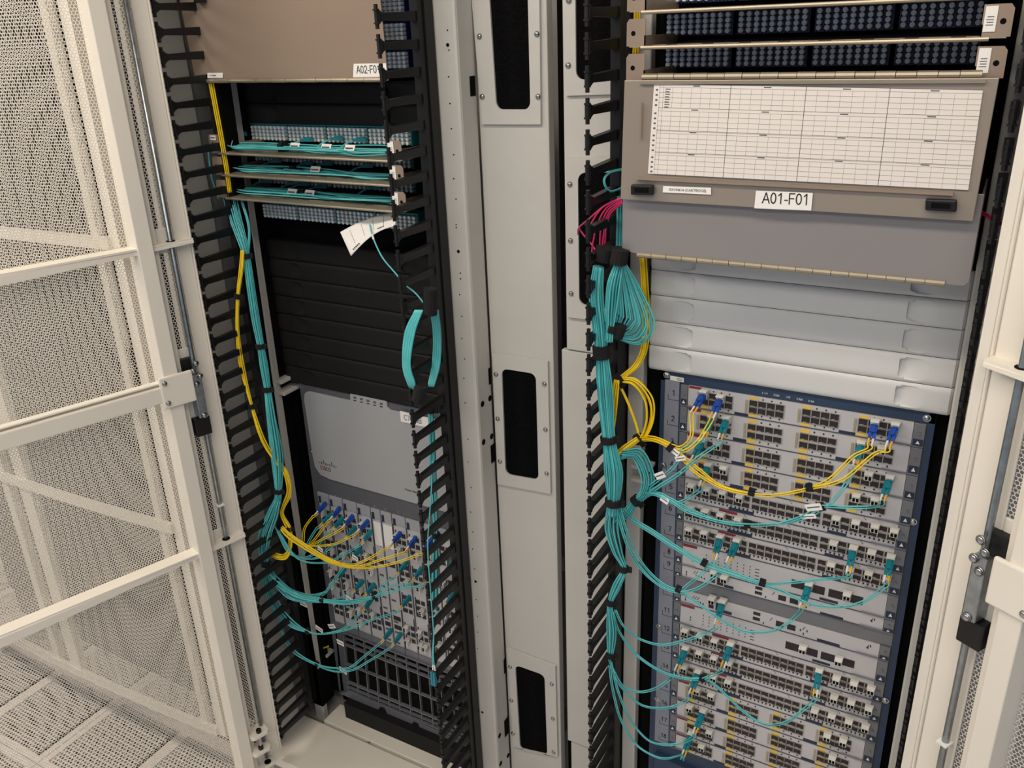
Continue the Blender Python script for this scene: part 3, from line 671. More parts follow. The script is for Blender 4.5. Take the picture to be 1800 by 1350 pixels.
l = obj('name_label', MB().fbox(F, 0, 1, 0, 1, 0, .0006), 'paper', t)
text('lettering', 'XX104616 (CARTRIDGE)', .0052, F(.13, .68, .0008), F(1, .5) - F(0, .5), F(.5, 0) - F(.5, 1), 'ink_grey', l)
# lower closed enclosure with hinge along its bottom edge
z1_ = P(1093, 345, Y=-.12)[2] + .03; z0_ = P(1093, 440, Y=-.12)[2]
t = thing('hinged_cover', (.21, -.12, z0_), 'closed grey metal door under the hanging sheet door, hinge along its foot', 'door')
obj('panel', MB().prism([(-.031, -.12, z0_), (-.0, -.12, z0_ - .004), (.45, -.12, z0_ - .006), (.455, -.12, z0_), (.455, -.12, z1_), (-.031, -.12, z1_)], (0, .0025, 0)), 'grey_door', t, bevel=.001)
obj('side_return', MB().box((.452, -.118, z0_), (.4545, -.0, z1_)), 'grey_door', t)
obj('bottom_return', MB().box((-.0, -.116, z0_ - .006), (.45, .0, z0_ - .004)), 'grey_door', t)
hinge(-.006, .427, -.118, P(1380, 471, Y=-.118)[2], t, 18, .0048)

# ------------------------------------------------------------------ right switch: eighteen horizontal cards
SW = thing('network_switch', (.245, 0, .46), 'right cabinet switch with navy bezel and eighteen numbered card slots', 'network switch')
x0s, x1s = P(1163, 655, Y=0)[0], P(1645, 738, Y=0)[0]
ztop = P(1203, 660, Y=0)[2] + .004
obj('chassis', MB().box((x0s, .0, .42), (x1s, .06, ztop + .008)), 'bezel_grey', SW)
# navy frame as four rails around the cards
FB = Face((1200, 673.5), (1629, 744.5), (1533, 1345), (1178, 1312), Y=0)
LTX = lambda z: P(1199, 673, Y=0)[0] + (1.341 - z) * .0085
cy = [673, 712, 756.7, 797, 835, 874, 911.7, 946.7, 986.7, 1006, 1053, 1088, 1119, 1151, 1185, 1221, 1252, 1281, 1309]
ry = [(1629, 744), (1621.7, 785), (1613, 834), (1606, 876.7), (1598, 922.5), (1592.5, 966.7), (1586, 1008), (1580, 1048), (1573, 1090.5), (1569.5, 1116), (1564, 1162), (1557, 1203), (1550, 1237.6), (1545, 1272), (1538.5, 1307.6), (1534, 1341)]
ZB = [P(1199 - (y - 673) * .033, y, Y=0)[2] for y in cy]
ZR = [P(*q, Y=0)[2] for q in ry]
ZZ = [(a + b) / 2 for a, b in zip(ZB, ZR)] + ZB[len(ZR):]
XL = lambda z: .036 + (1.341 - z) * .0095
XR = lambda z: .4290 + (1.341 - z) * .004
zlow = .46
obj('bezel_rail', MB().hexa([(x0s, -.002, zlow - .05), (x0s + .012, -.002, zlow - .05), (x0s + .012, -.002, ztop), (x0s, -.002, ztop), (x0s, 0, zlow - .05), (x0s + .012, 0, zlow - .05), (x0s + .012, 0, ztop), (x0s, 0, ztop)]), 'bezel_navy', SW)
obj('bezel_rail', MB().hexa([(XR(.46) + .002, -.002, zlow - .05), (x1s + .006, -.002, zlow - .05), (x1s, -.002, ztop), (XR(1.34) + .002, -.002, ztop), (XR(.46) + .002, 0, zlow - .05), (x1s + .006, 0, zlow - .05), (x1s, 0, ztop), (XR(1.34) + .002, 0, ztop)]), 'bezel_navy', SW)
obj('bezel_rail', MB().box((x0s, -.002, ZZ[0] + .001), (x1s, 0, ztop)), 'bezel_navy', SW)
obj('bezel_rail', MB().box((x0s, -.0015, zlow - .05), (x1s, 0, .508)), 'bezel_navy', SW)
obj('top_band', MB().box((x0s, -.001, ztop), (x1s, 0, ztop + .010)), 'bezel_grey', SW)
obj('card_divider', MB().hexa([(XL(.5) - .0035, -.003, .508), (XL(.5) - .0005, -.003, .508), (XL(1.34) - .0005, -.003, ZZ[0]), (XL(1.34) - .0035, -.003, ZZ[0]), (XL(.5) - .0035, 0, .508), (XL(.5) - .0005, 0, .508), (XL(1.34) - .0005, 0, ZZ[0]), (XL(1.34) - .0035, 0, ZZ[0])]), 'bezel_navy', SW)
ns = obj('number_strip', MB().hexa([(x0s + .012, -.0025, .508), (XL(.5) - .0035, -.0025, .508), (XL(1.34) - .0035, -.0025, ZZ[0] + .003), (x0s + .008, -.0025, ZZ[0] + .003), (x0s + .012, 0, .508), (XL(.5) - .0035, 0, .508), (XL(1.34) - .0035, 0, ZZ[0] + .003), (x0s + .008, 0, ZZ[0] + .003)]), 'number_strip', SW)
# slot extents: cards 1-8 are intervals 0-7, 9 is 8, then the filler gap, 10.. start at interval 10
slots = [(ZZ[i], ZZ[i + 1]) for i in range(9)] + [(ZZ[9] - (ZZ[9] - ZZ[10]) * .48, ZZ[10])] + [(ZZ[i], ZZ[i + 1]) for i in range(10, 18)]
for i, (a, b) in enumerate(slots):
    x = XL(a) - .0205
    text('slot_number', str(i + 1), .0150, (x if i > 8 else x + .004, -.0026, b + .016), (1, 0, 0), (0, 0, 1), 'ink', ns, wt=.13)
    obj('number_tick', MB().box((x - .003, -.0030, b + .0072), (x + .018, -.0025, b + .0078)).box((x - .003, -.0030, b + .0072), (x - .0024, -.0025, b + .0172)), 'ink', ns)
for i, w in enumerate(['PSU', 'FAN', 'SUP', 'FAN', 'IOM']):
    q = P(1343 + i * 20.3, 691 + i * 3.5, Y=-.002)
    text('lettering', w, .0055, (q[0] - .003, -.0022, q[2] - .002), (1, 0, 0), (0, 0, 1), 'ink_white', SW, stretch=1.2)
    obj('status_window', MB().box((q[0] - .003, -.0013, ztop + .002), (q[0] + .007, -.0009, ztop + .006)), 'black_matte', SW)
F = Face((1178, 660), (1202, 664.5), (1202, 672), (1178, 667.5), Y=-.002)
l = obj('asset_label', MB().fbox(F, 0, 1, 0, 1, 0, .0005), 'paper', SW)
obj('printed_line', MB().fbox(F, .5, .92, .3, .4, .0005, .0007).fbox(F, .5, .92, .6, .72, .0005, .0007), 'ink_grey', l)
for q in ((1172, 659), (1629.5, 735), (1166, 817), (1605, 917), (1159, 1101), (1556, 1231), (1156, 1229)):
    c = P(*q, Y=-.003); obj('captive_screw', MB().dome(c, (0, -1, 0), .0048, n=12).cyl(c + (0, .001, 0), c + (0, -.001, 0), .0062, 12), 'steel', SW, smooth=False)

def port_mesh(w, h, name='port'):
    m = MB()
    m.box((-w / 2, -.0008, -h / 2), (w / 2, 0, h / 2), 0)
    for a in ((-w / 2, w / 2, h / 2 - .0007, h / 2 + .0002), (-w / 2, w / 2, -h / 2 - .0002, -h / 2 + .0007)): m.box((a[0], -.0018, a[2]), (a[1], 0, a[3]), 1)
    for x in (-w / 2, w / 2): m.box((x - .0005, -.0018, -h / 2), (x + .0005, 0, h / 2), 1)
    m.box((-w * .3, -.0014, -h / 2), (w * .05, -.0006, -h / 2 + .0016), 1)
    return m
PA = port_mesh(.0140, .0118); PAm = PA.mesh('port', ['port_dark', 'port_rim'])
PBm_ = port_mesh(.0139, .0108); PBm = PBm_.mesh('port', ['port_dark', 'port_rim'])
def joined(meshmb, poss):
    m = MB()
    for p in poss:
        o = len(m.v); m.v += [(v[0] + p[0], v[1] + p[1], v[2] + p[2]) for v in meshmb.v]; m.f += [tuple(i + o for i in f) for f in meshmb.f]; m.m += meshmb.m
    return m
groupsA = [(.0935, .2345), (.306, .455), (.5275, .677), (.751, .898)]
for i, (za_, zb2) in enumerate(slots):
    n = i + 1; H = za_ - zb2; e = .0009
    xl_, xr_ = XL(za_), XR(za_); Wd = xr_ - xl_; Y0 = -.003
    fx = lambda u: xl_ + Wd * u
    fz = lambda v: za_ - H * v
    card = obj('line_card', MB().box((fx(.034), Y0, zb2 + e), (fx(.955), 0, za_ - e)), 'switch_plate', SW)
    def B(nm, u0, u1, v0, v1, m, t_=.0006, yo=0): return obj(nm, MB().box((fx(u0), Y0 - t_ - yo, fz(v1)), (fx(u1), Y0 - yo, fz(v0))), m, card)
    for (a, b, side) in ((0, .032, 0), (.957, 1, 1)):
        ej = obj('ejector', MB().box((fx(a), Y0 - .002, zb2 + e), (fx(b), 0, za_ - e)), 'ejector_grey', card, bevel=.0008)
        mb = MB().box((fx(a + .003), Y0 - .0026, fz(.92)), (fx(b - .003), Y0 - .002, fz(.66))); uc = (a + b) / 2
        mb.add([(fx(uc - .008), Y0 - .0030, fz(.85)), (fx(uc + .008), Y0 - .0030, fz(.85)), (fx(uc), Y0 - .0030, fz(.71))], [(0, 1, 2)], 1)
        obj('eject_mark', mb, ['navy_label', 'ink_white'], card)
        obj('captive_screw', MB().cyl((fx(uc), Y0 - .002, fz(.42)), (fx(uc), Y0 - .004, fz(.42)), .0024, 10), 'ejector_grey', card)
    obj('card_seam', MB().box((fx(0), Y0 - .0012, zb2 - e * .6), (fx(1), Y0, zb2 + e * 1.2)), 'bezel_grey', card)
    for ua, ub in ((0, .14 if n < 8 else .1), (.86, 1)): obj('pull_rail', MB().box((fx(ua), Y0 - .0035, zb2 + e * 1.3), (fx(ub), Y0 - .001, zb2 + e * 3)), 'ejector_grey', card)
    if n in (1, 2, 3, 4, 15, 16, 17, 18):
        B('red_label', .037, .094, .03, .13, 'label_red'); pos = []
        B('dark_label', .245, .305, .86, .97, 'navy_label'); B('dark_label', .68, .745, .86, .97, 'navy_label')
        marks = MB(); yl = MB()
        for (a, b) in groupsA:
            pw = (b - a) / 4
            for q in range(4):
                for r, v in enumerate((.34, .65)): pos.append((fx(a + pw * (q + .5)), Y0, fz(v)))
                if q:
                    for v in (.13, .87): marks.box((fx(a + pw * (q + .45)), Y0 - .0004, fz(v + .03)), (fx(a + pw * (q + .62)), Y0, fz(v - .03)))
            for v0, v1 in ((.07, .2), (.47, .52), (.79, .95)): yl.box((fx(a), Y0 - .0005, fz(v1)), (fx(a + pw), Y0, fz(v0)))
            obj('cage_spring', MB().box((fx(a - .016), Y0 - .0022, fz(.80)), (fx(a - .007), Y0, fz(.24))), 'cage_beige', card)
        obj('led_mark', marks, 'ink', card, kind='stuff'); obj('yellow_label', yl, 'label_yellow', card, kind='stuff')
        pm = PA, PAm
    elif n in (5, 6, 7, 12, 13, 14):
        B('red_label', .20, .285, .04, .15, 'label_red'); pos = []
        B('dark_label', .245, .36, .86, .97, 'navy_label'); B('dark_label', .68, .76, .88, .98, 'navy_label')
        mk = MB()
        for q in range(24):
            bl = q // 8; u = .04 + bl * .3075 + (q % 8) * .0375 + .0185
            for v in (.33, .62): pos.append((fx(u), Y0, fz(v)))
            for k in range(2): mk.box((fx(u - .012 + .018 * k), Y0 - .0004, fz(.86)), (fx(u - .005 + .018 * k), Y0, fz(.78)))
            if q in (5, 7, 12, 14, 20): mk.box((fx(u - .004), Y0 - .0004, fz(.09)), (fx(u), Y0, fz(.06))).box((fx(u + .002), Y0 - .0004, fz(.14)), (fx(u + .006), Y0, fz(.11)))
        obj('led_mark', mk, 'ink', card, kind='stuff')
        pm = PBm_, PBm
    else:
        pos = []
    if n in (8, 11):
        B('red_label', .036, .105, .05, .16, 'label_red'); mk = MB()
        for c in range(8):
            for r in range(4): mk.box((fx(.15 + c * .030), Y0 - .0005, fz(.35 + .14 * r)), (fx(.1535 + c * .030), Y0, fz(.30 + .14 * r)))
        for r in range(4): mk.box((fx(.385), Y0 - .0004, fz(.38 + .14 * r)), (fx(.405), Y0, fz(.355 + .14 * r)))
        for r in range(2): mk.box((fx(.085), Y0 - .0005, fz(.62 + .12 * r)), (fx(.0895), Y0, fz(.55 + .12 * r)))
        obj('led_mark', mk, 'ink', card, kind='stuff')
        for q0, q1, qy in (((1390, 1449, 1040), (1455, 1516, 1057)) if n == 8 else ((1380, 1437, 1145), (1442, 1502, 1163))):
            B('wide_port', (P(q0, qy - 5, Y=Y0)[0] - xl_) / Wd, (P(q1, qy + 5, Y=Y0)[0] - xl_) / Wd, .40, .72, 'port_dark')
        B('dark_label', .68, .76, .84, .94, 'navy_label')
    if n in (9, 10):
        mk = MB()
        for q, (u, v) in enumerate(((.055, .5), (.055, .7), (.105, .62), (.118, .62), (.131, .62), (.145, .66), (.44, .8), (.61, .55), (.625, .75), (.64, .5), (.905, .45), (.915, .3))):
            mk.box((fx(u), Y0 - .0005, fz(v + .08)), (fx(u + .005), Y0, fz(v - .06)))
        for u in (.09, .102, .115, .47, .62, .9): mk.hexa([(fx(u), Y0 - .0004, fz(.5)), (fx(u + .003), Y0 - .0004, fz(.5)), (fx(u + .013), Y0 - .0004, fz(.25)), (fx(u + .010), Y0 - .0004, fz(.25)), (fx(u), Y0, fz(.5)), (fx(u + .003), Y0, fz(.5)), (fx(u + .013), Y0, fz(.25)), (fx(u + .010), Y0, fz(.25))])
        obj('led_mark', mk, 'ink', card, kind='stuff')
        for v0, v1 in ((.16, .38), (.54, .76)): B('usb_port', .392, .425, v0, v1, 'port_dark')
        for a, b in ((.50, .535), (.552, .59)): B('wide_port', a, b, .36, .74, 'port_dark')
        B('socket', .175, .20, .25, .8, 'port_dark'); B('socket', .21, .24, .3, .85, 'port_dark')
        B('dark_label', .245, .29, .7, .9, 'navy_label'); B('dark_label', .69, .79, .8, .95, 'navy_label')
    if n <= 7:
        for p in pos: inst('port', pm[1], p, card)
    elif pos:
        obj('port', joined(pm[0], pos), ['port_dark', 'port_rim'], card, kind='stuff')
g0, g1 = slots[8][1], slots[9][0]
obj('filler_strip', MB().box((XL(.9), -.0015, g1 + .0005), (XR(.9), 0, g0 - .0005)), 'ejector_grey', SW)
obj('lower_cover', MB().prism([(XL(.5) - .035, -.014, .395), (.34, -.014, .395), (.34, -.014, .43), (.325, -.014, .447), (XL(.5) - .03, -.014, .478)], (0, .014, 0)), 'bezel_navy', SW, bevel=.002)

# ------------------------------------------------------------------ transceivers
def trans_meshes(s=1):
    b = MB().hexa([(-.0062, -.016, -.0052), (.0062, -.016, -.0052), (.0062, -.016, .0052), (-.0062, -.016, .0052), (-.0066, .0, -.0056), (.0066, .0, -.0056), (.0066, .0, .0056), (-.0066, .0, .0056)])
    b.box((-.0070, -.010, .0052), (.0070, -.002, .0068))
    k = MB().box((-.0048, -.0166, -.0040), (-.0008, -.016, .0022)).box((.0008, -.0166, -.0040), (.0048, -.016, .0022))
    l = MB().box((-.0062, -.021, .0074), (.0062, -.011, .0092)).box((-.0066, -.013, .0040), (-.0056, -.010, .0080)).box((.0056, -.013, .0040), (.0066, -.010, .0080))
    return b.mesh('body', 'transceiver'), k.mesh('socket', 'black_matte'), l.mesh('bail_latch', 'boot_white')
TM = trans_meshes()
def transceiver(pos, label, group, rot=None, m='transceiver'):
    t = bpy.data.objects.new('transceiver', None); t.empty_display_size = .01; COL.objects.link(t); t.location = tuple(pos); BASE[t] = np.array(pos, float)
    if rot: t.rotation_euler = rot
    props(t, label, 'transceiver', group)
    for nm, me in zip(('body', 'socket', 'bail_latch'), TM):
        o = bpy.data.objects.new(nm, me); COL.objects.link(o); o.parent = t
    return t
TR = {1: '1236,697* 1265,706* 1537,750* 1573,755*', 2: '1250,740* 1276,743* 1513,787* 1549,796', 3: '1233,782* 1260,788 1526,842 1563,848*',
 4: '1244,825* 1271,831 1504,880 1537,886', 5: '1214,862 1241,868 1269,874 1299,881 1469,920 1503,927 1537,934 1571,942',
 6: '1212,901 1239,906 1266,913 1296,921 1464,964 1499,972* 1531,980 1565,988*', 7: '1210,938 1237,944 1265,951* 1294,958* 1460,1001 1493,1009 1526,1016 1558,1024',
 8: '1421,1035* 1488,1053', 9: '1254,1014 1272,1023', 10: '1250,1060 1269,1065*', 11: '1410,1147 1473,1168',
 12: '1203,1116 1229,1126 1255,1134 1283,1140* 1439,1187* 1469,1201 1500,1210 1530,1219', 13: '1204,1147* 1228,1155 1254,1164 1280,1174 1435,1223 1465,1234 1495,1243 1526,1254',
 14: '1201,1180 1226,1188* 1253,1197 1279,1206 1431,1258 1461,1267 1491,1277 1520,1286', 15: '1224,1220 1249,1229 1453,1301 1481,1310', 16: '1211,1250 1235,1257* 1462,1340',
 17: '1214,1296* 1246,1294', 18: '1232,1319'}
wn = ['first', 'second', 'third', 'fourth', 'fifth', 'sixth', 'seventh', 'eighth']
SN = 'one two three four five six seven eight nine ten eleven twelve thirteen fourteen fifteen sixteen seventeen eighteen'.split()
TPOS = {}
for n, st in TR.items():
    L = st.split()
    for k, q in enumerate(L):
        full = q.endswith('*'); x, y = map(float, q.strip('*').split(','))
        p = P(x, y - 2, Y=-.018)
        # sit inside the card of this slot
        p = np.array([p[0], -.003, p[2]])
        TPOS[(n, k)] = p
        transceiver(p, '%s transceiver, %s from the left in the card of slot %s' % ('plugged beige' if full else 'empty beige', wn[k], SN[n - 1]), 'transceivers in the right switch')

# ------------------------------------------------------------------ left switch: ten upright cards under a blank cover
YL = .08
FL = Face((528, 671), (789, 727), (832, 1316), (602, 1213), Y=YL)
LS = thing('network_switch', FL(.5, 1), 'left cabinet switch with big blank grey cover over ten upright cards', 'network switch')
def lb(nm, u0, u1, v0, v1, w0, w1, m, par=None, bevel=0, **k): return obj(nm, MB().fbox(FL, u0, u1, v0, v1, w0, w1), m, par or LS, bevel=bevel, **k)
def lpoly(nm, pts, w0, w1, m, par=None, bevel=0, F=FL, **k):
    uv = [F.inv(*p) for p in pts]; return obj(nm, MB().prism([F(u, v, w1) for u, v in uv], F.n * (w0 - w1), 0), m, par or LS, bevel=bevel, **k)
lb('chassis', 0, 1, 0, 1, -.03, .0, 'bezel_dark')
lpoly('bezel_rim', [(528, 671), (534, 672.5), (566, 845), (563, 864), (606, 1213), (598, 1212)], 0, .004, 'bezel_dark')
lb('bezel_frame', .0, 1, .0, .37, 0, .005, 'bezel_dark', bevel=.001)
cv = [(548, 686), (612, 700), (620, 701.5), (620, 689), (625, 687.5), (680, 699.5), (684, 703), (685, 713), (690, 718), (770, 736), (779, 742), (784, 752), (793, 885), (792, 893), (788, 897),
      (585, 840), (568, 832), (558, 818), (554, 800), (539, 700), (540, 690), (543, 686.5)]
cvo = lpoly('blank_cover', cv, .005, .010, 'switch_cover', bevel=.0008)
icons = MB()
for k in range(5):
    for y, hh in ((694 + k * 2.7, 3.5), (700 + k * 2.7, 1.6)):
        q = [FL.inv(x, yy) for x, yy in ((626 + k * 11.6, y), (631 + k * 11.6, y + 1), (631 + k * 11.6, y + 1 + hh), (626 + k * 11.6, y + hh))]
        icons.prism([FL(u, v, .0104) for u, v in q], FL.n * -.0004, 1 if hh < 2 else 0)
obj('printed_icon', icons, ['ink_grey', 'ink'], cvo, kind='stuff')
xd = FL(1, .25) - FL(0, .25); ud = FL(.5, 0) - FL(.5, 1)
u, v = FL.inv(568.5, 821.5); text('lettering', 'CISCO', .0150, FL(u, v, .0102), xd, ud, 'logo_red', cvo, stretch=1.0, depth=.0004, wt=.15)
bars = MB()
for k, h in enumerate((.3, .6, 1, .6, .3, .6, 1, .6, .3)):
    u, v = FL.inv(566.5 + k * 3.55, 807.5 + k * 1.0); hh = h * .0125 / FL.H; vv = v - (.0042 / FL.H if h == 1 else 0) + .004 / FL.H
    bars.fbox(FL, u - .0028, u + .0028, vv - hh * .5, vv + hh * .5, .0100, .0106)
obj('logo_bars', bars, 'bezel_grey', cvo, kind='stuff')
u, v = FL.inv(716, 858); text('lettering', 'Cisco Nexus', .0085, FL(u, v, .0102), xd, ud, 'ink', cvo, depth=.0004)
F = Face((703, 722), (765, 737), (767, 755), (705, 741), Y=YL - .012)
l = obj('name_label', MB().fbox(F, 0, 1, 0, 1, 0, .0005), 'paper', LS)
text('lettering', 'C7010B', .0190, F(.10, .76, .0008), F(1, .5) - F(0, .5), F(.5, 0) - F(.5, 1), 'ink', l, stretch=.95)
F = Face((534, 669), (548, 672), (549, 678), (535, 675), Y=YL - .006)
l = obj('asset_label', MB().fbox(F, 0, 1, 0, 1, 0, .0005), 'paper', LS); obj('printed_line', MB().fbox(F, .1, .9, .35, .6, .0005, .0007), 'ink_grey', l)
for q in ((530, 673), (547, 793)):
    c = P(*q, Y=YL - .006); obj('captive_screw', MB().dome(c, (0, -1, 0), .0045, n=12), 'steel', LS)
# the ten cards
cb = [561, 581, 605, 629.5, 654, 671, 691, 715, 741, 768, 794]
def topy(x): return 866 + (x - 561) * .262
CU = [FL.inv(x, topy(x)) for x in cb]
vb = FL.inv(594, 1099)[1]; vt = (CU[0][1] + CU[-1][1]) / 2
ul0, ul1 = CU[0][0] - .0, CU[-1][0]
us_ = [c[0] for c in CU]
LPM_ = MB().box((-.0058, -.0008, -.0066), (.0058, 0, .0066), 0).box((-.0058, -.0016, .0062), (.0058, 0, .0068), 1).box((-.0058, -.0016, -.0068), (.0058, 0, -.0062), 1)
LPM = LPM_.mesh('port', ['port_dark', 'port_rim'])
for i in range(10):
    a, b = us_[i] + .004, us_[i + 1] - .002; v0 = vt; v1 = vb
    card = obj('line_card', MB().fbox(FL, a, b, v0, v1, 0, .006), 'switch_plate', LS)
    q = (a + b) / 2; nar = i in (4, 5)
    obj('ejector', MB().fbox(FL, a, b, v0, v0 + .028, .006, .009), 'switch_cover', card, bevel=.0006)
    obj('eject_mark', MB().fbox(FL, a + .006, a + .024, v0 + .010, v0 + .03, .009, .0096), 'navy_label', card)
    obj('ejector', MB().fbox(FL, a, b, v1 - .02, v1, .006, .009), 'ejector_grey', card)
    u, v = FL.inv((cb[i] + cb[i + 1]) / 2 - 2, topy((cb[i] + cb[i + 1]) / 2) - 3)
    text('slot_number', str(i + 1), .007, FL(u, v, .0055), xd, ud, 'ink_white', LS)
    obj('card_edge', MB().fbox(FL, b - .001, b + .004, v0, v1, .006, .0085), 'bezel_grey' if i % 2 else 'ejector_grey', card)
    if nar:
        st = MB()
        for k in range(3):
            for w in range(3): st.fbox(FL, a + .008 + .014 * w, a + .013 + .014 * w, v0 + .05 + .02 * k + .01 * w, v0 + .054 + .02 * k + .01 * w, .006, .0066)
        for k in range(9): st.fbox(FL, a + .01, a + .04, v0 + .20 + .035 * k, v0 + .206 + .035 * k, .006, .0066)
        obj('printed_line', st, 'ink_grey', card, kind='stuff')
        obj('white_label', MB().fbox(FL, a + .005, b - .006, v0 + .04, v0 + .11, .006, .0068), 'paper', card)
        for v in (.16, .33, .36): obj('socket', MB().fbox(FL, a + .01, b - .012, v0 + v - .007, v0 + v + .007, .006, .0066), 'port_dark', card)
    else:
        lq = MB()
        for g in range(4):
            va = v0 + .045 + g * (v1 - v0 - .06) / 4
            for r in range(3):
                for c in (0, 1): inst('port', LPM, FL(a + .030 + c * .034, va + .012 + r * .021, .006), card)
            lq.fbox(FL, a + .008, a + .016, va, va + .062, .006, .0068)
            if g % 2: lq.fbox(FL, b - .012, b - .006, va - .02, va + .04, .006, .0068)
        obj('side_label', lq, 'navy_label', card, kind='stuff')
ROT = (0, math.radians(90), 0)
gi = 0
gnames = {0: 'one', 1: 'two', 2: 'three', 3: 'four', 6: 'seven', 7: 'eight', 8: 'nine', 9: 'ten'}
LT = []
for i in (0, 1, 2, 3, 6, 7, 8, 9):
    a = us_[i] + .004
    ks = {0: [0, 3, 5, 8, 10, 12], 1: [0, 2, 5, 7, 9, 11, 13], 2: [0, 3, 7, 9, 12, 14], 3: [0, 2, 4, 7, 12], 6: [0, 2, 7, 12, 14], 7: [0, 3, 7, 9, 12, 14, 15], 8: [1, 4, 6, 9, 12, 13], 9: [1, 4, 8, 11]}[i]
    for n_, k in enumerate(ks):
        g, r = divmod(k, 4); r = min(r, 2); va = vt + .045 + g * (vb - vt - .06) / 4
        p = FL(a + .030 + (k % 2) * .034, va + .012 + r * .021, .006)
        LT.append((p, i)); transceiver(p, 'pale transceiver, %s from the top in upright card %s of the left switch' % (wn[n_], gnames[i]), 'transceivers in the left switch', rot=ROT)
# fan tray grille
lpoly('lower_frame', [(590, 1096), (815, 1175), (832, 1316), (601, 1214)], 0, .004, 'bezel_dark')
FG = Face((607, 1108), (816, 1188), (826, 1300), (616, 1212), Y=YL - .004)
gr = obj('fan_grille', MB().fbox(FG, 0, 1, 0, 1, 0, .002), 'black_matte', LS)
def gb(u0, v0, u1, v1, w=.010): 
    obj('grille_bar', MB().fbox(FG, u0, u1, v0, v1, .002, w), 'ejector_grey', gr)
for k in range(12): gb(k / 11 - .003, 0, k / 11 + .003, 1)
for v, h in ((0, .014), (.10, .009), (.195, .016), (.52, .014), (.83, .018), (.92, .009), (.985, .015)): gb(0, v, 1, v + h, .0105)
lpoly('grille_foot', [(601, 1214), (622, 1210), (815, 1298), (832, 1316)], .004, .012, 'ejector_grey')
for x, y in ((677, 1242), (735, 1268)):
    lpoly('foot_notch', [(x - 8, y + 1), (x - 3, y - 5), (x + 4, y - 2), (x + 8, y + 8)], .012, .0135, 'black_panel')

# ------------------------------------------------------------------ cables
def ppts(st, Y):
    """'x,y[,Y] ...' picture points of the photograph turned into points on the planes Y (metres)"""
    out = []
    for q in st.split():
        c = [float(t) for t in q.split(',')]; out.append(P(c[0], c[1], Y=c[2] if len(c) > 2 else Y))
    return out
def strap(c, d, r, w, parent, nm='strap', tail=True):
    d = np.array(d, float); d /= np.linalg.norm(d); m = MB().cyl(c - d * w / 2, c + d * w / 2, r, 12)
    if tail:
        h = np.cross(d, [0, 1, 0]); h /= np.linalg.norm(h); q = c + h * r
        m.hexa([q - d * w / 2 - h * .002, q - d * w / 2 + h * .006, q + d * w / 2 + h * .006, q + d * w / 2 - h * .002,
                q - d * w / 2 - h * .002 + (0, .004, 0), q - d * w / 2 + h * .006 + (0, .004, 0), q + d * w / 2 + h * .006 + (0, .004, 0), q + d * w / 2 - h * .002 + (0, .004, 0)])
    return obj(nm, m, 'velcro', parent)
def bundle(name, st, Y, n, R, colm, label, straps=(), group=None, r=.00145, spread=None, seg=7, cat='cable bundle', names='fibre_cord'):
    """a tied bundle: n cords that wander about one path; spread = radius factor per control point"""
    C_ = ppts(st, Y); sp = spread or [1] * len(C_); k = len(C_)
    t = thing(name, min(C_, key=lambda q: q[2]), label, cat, group)
    for i in range(n):
        rad = R * math.sqrt((i + .5) / n); th = i * 2.399963; ctl = []
        ph = random.uniform(-.5, .5)
        for j, c in enumerate(C_):
            d = C_[min(j + 1, k - 1)] - C_[max(j - 1, 0)]; d /= np.linalg.norm(d)
            e = np.cross(d, YV); e /= np.linalg.norm(e) + 1e-9; g = np.cross(d, e)
            s = sp[j]; a = th + ph * (j / k) * 1.5; rr = rad * s
            if s > 1.05: rr += random.uniform(-.12, .12) * R * s
            ctl.append(c + e * rr * math.cos(a) + g * rr * math.sin(a) * .75)
        o = obj(names, MB().tube(smooth_path(ctl, seg), r, 5), colm if not isinstance(colm, (list, tuple)) else colm[i % len(colm)], t, smooth=True)
    for s in straps:
        x, y, rr = s[:3]; w = s[3] if len(s) > 3 else .011
        pts = smooth_path(C_, 12); j = min(range(len(pts)), key=lambda q: (lambda z: (z[0] - x) ** 2 + (z[1] - y) ** 2)(proj(pts[q])))
        j = min(max(j, 1), len(pts) - 2); strap(pts[j], pts[j + 1] - pts[j - 1], rr, w, t)
    return t
def proj(p):
    c = MC @ (np.array(p) - CP); return 900 + FPX * c[0] / c[2], 675 + FPX * c[1] / c[2]
def plug_meshes(m):
    b = MB()
    for s in (-1, 1):
        x = s * .0031
        b.hexa([(x - .0024, -.034, -.0026), (x + .0024, -.034, -.0026), (x + .0024, -.034, .0026), (x - .0024, -.034, .0026), (x - .0026, .0, -.0040), (x + .0026, .0, -.0040), (x + .0026, .0, .0040), (x - .0026, .0, .0040)])
    b.box((-.0058, -.020, -.0022), (.0058, -.004, .0044)); b.box((-.0030, -.022, .0040), (.0030, -.003, .0058))
    return b.mesh('connector', m)
PL = {'blue': plug_meshes('plug_blue'), 'aqua': plug_meshes('plug_aqua')}
BW = MB().cyl((0, 0, 0), (0, -.016, 0), .0020, 8, 0, .0013)
BTW, BTY = BW.mesh('boot', 'boot_white'), BW.mesh('boot', 'boot_yellow')
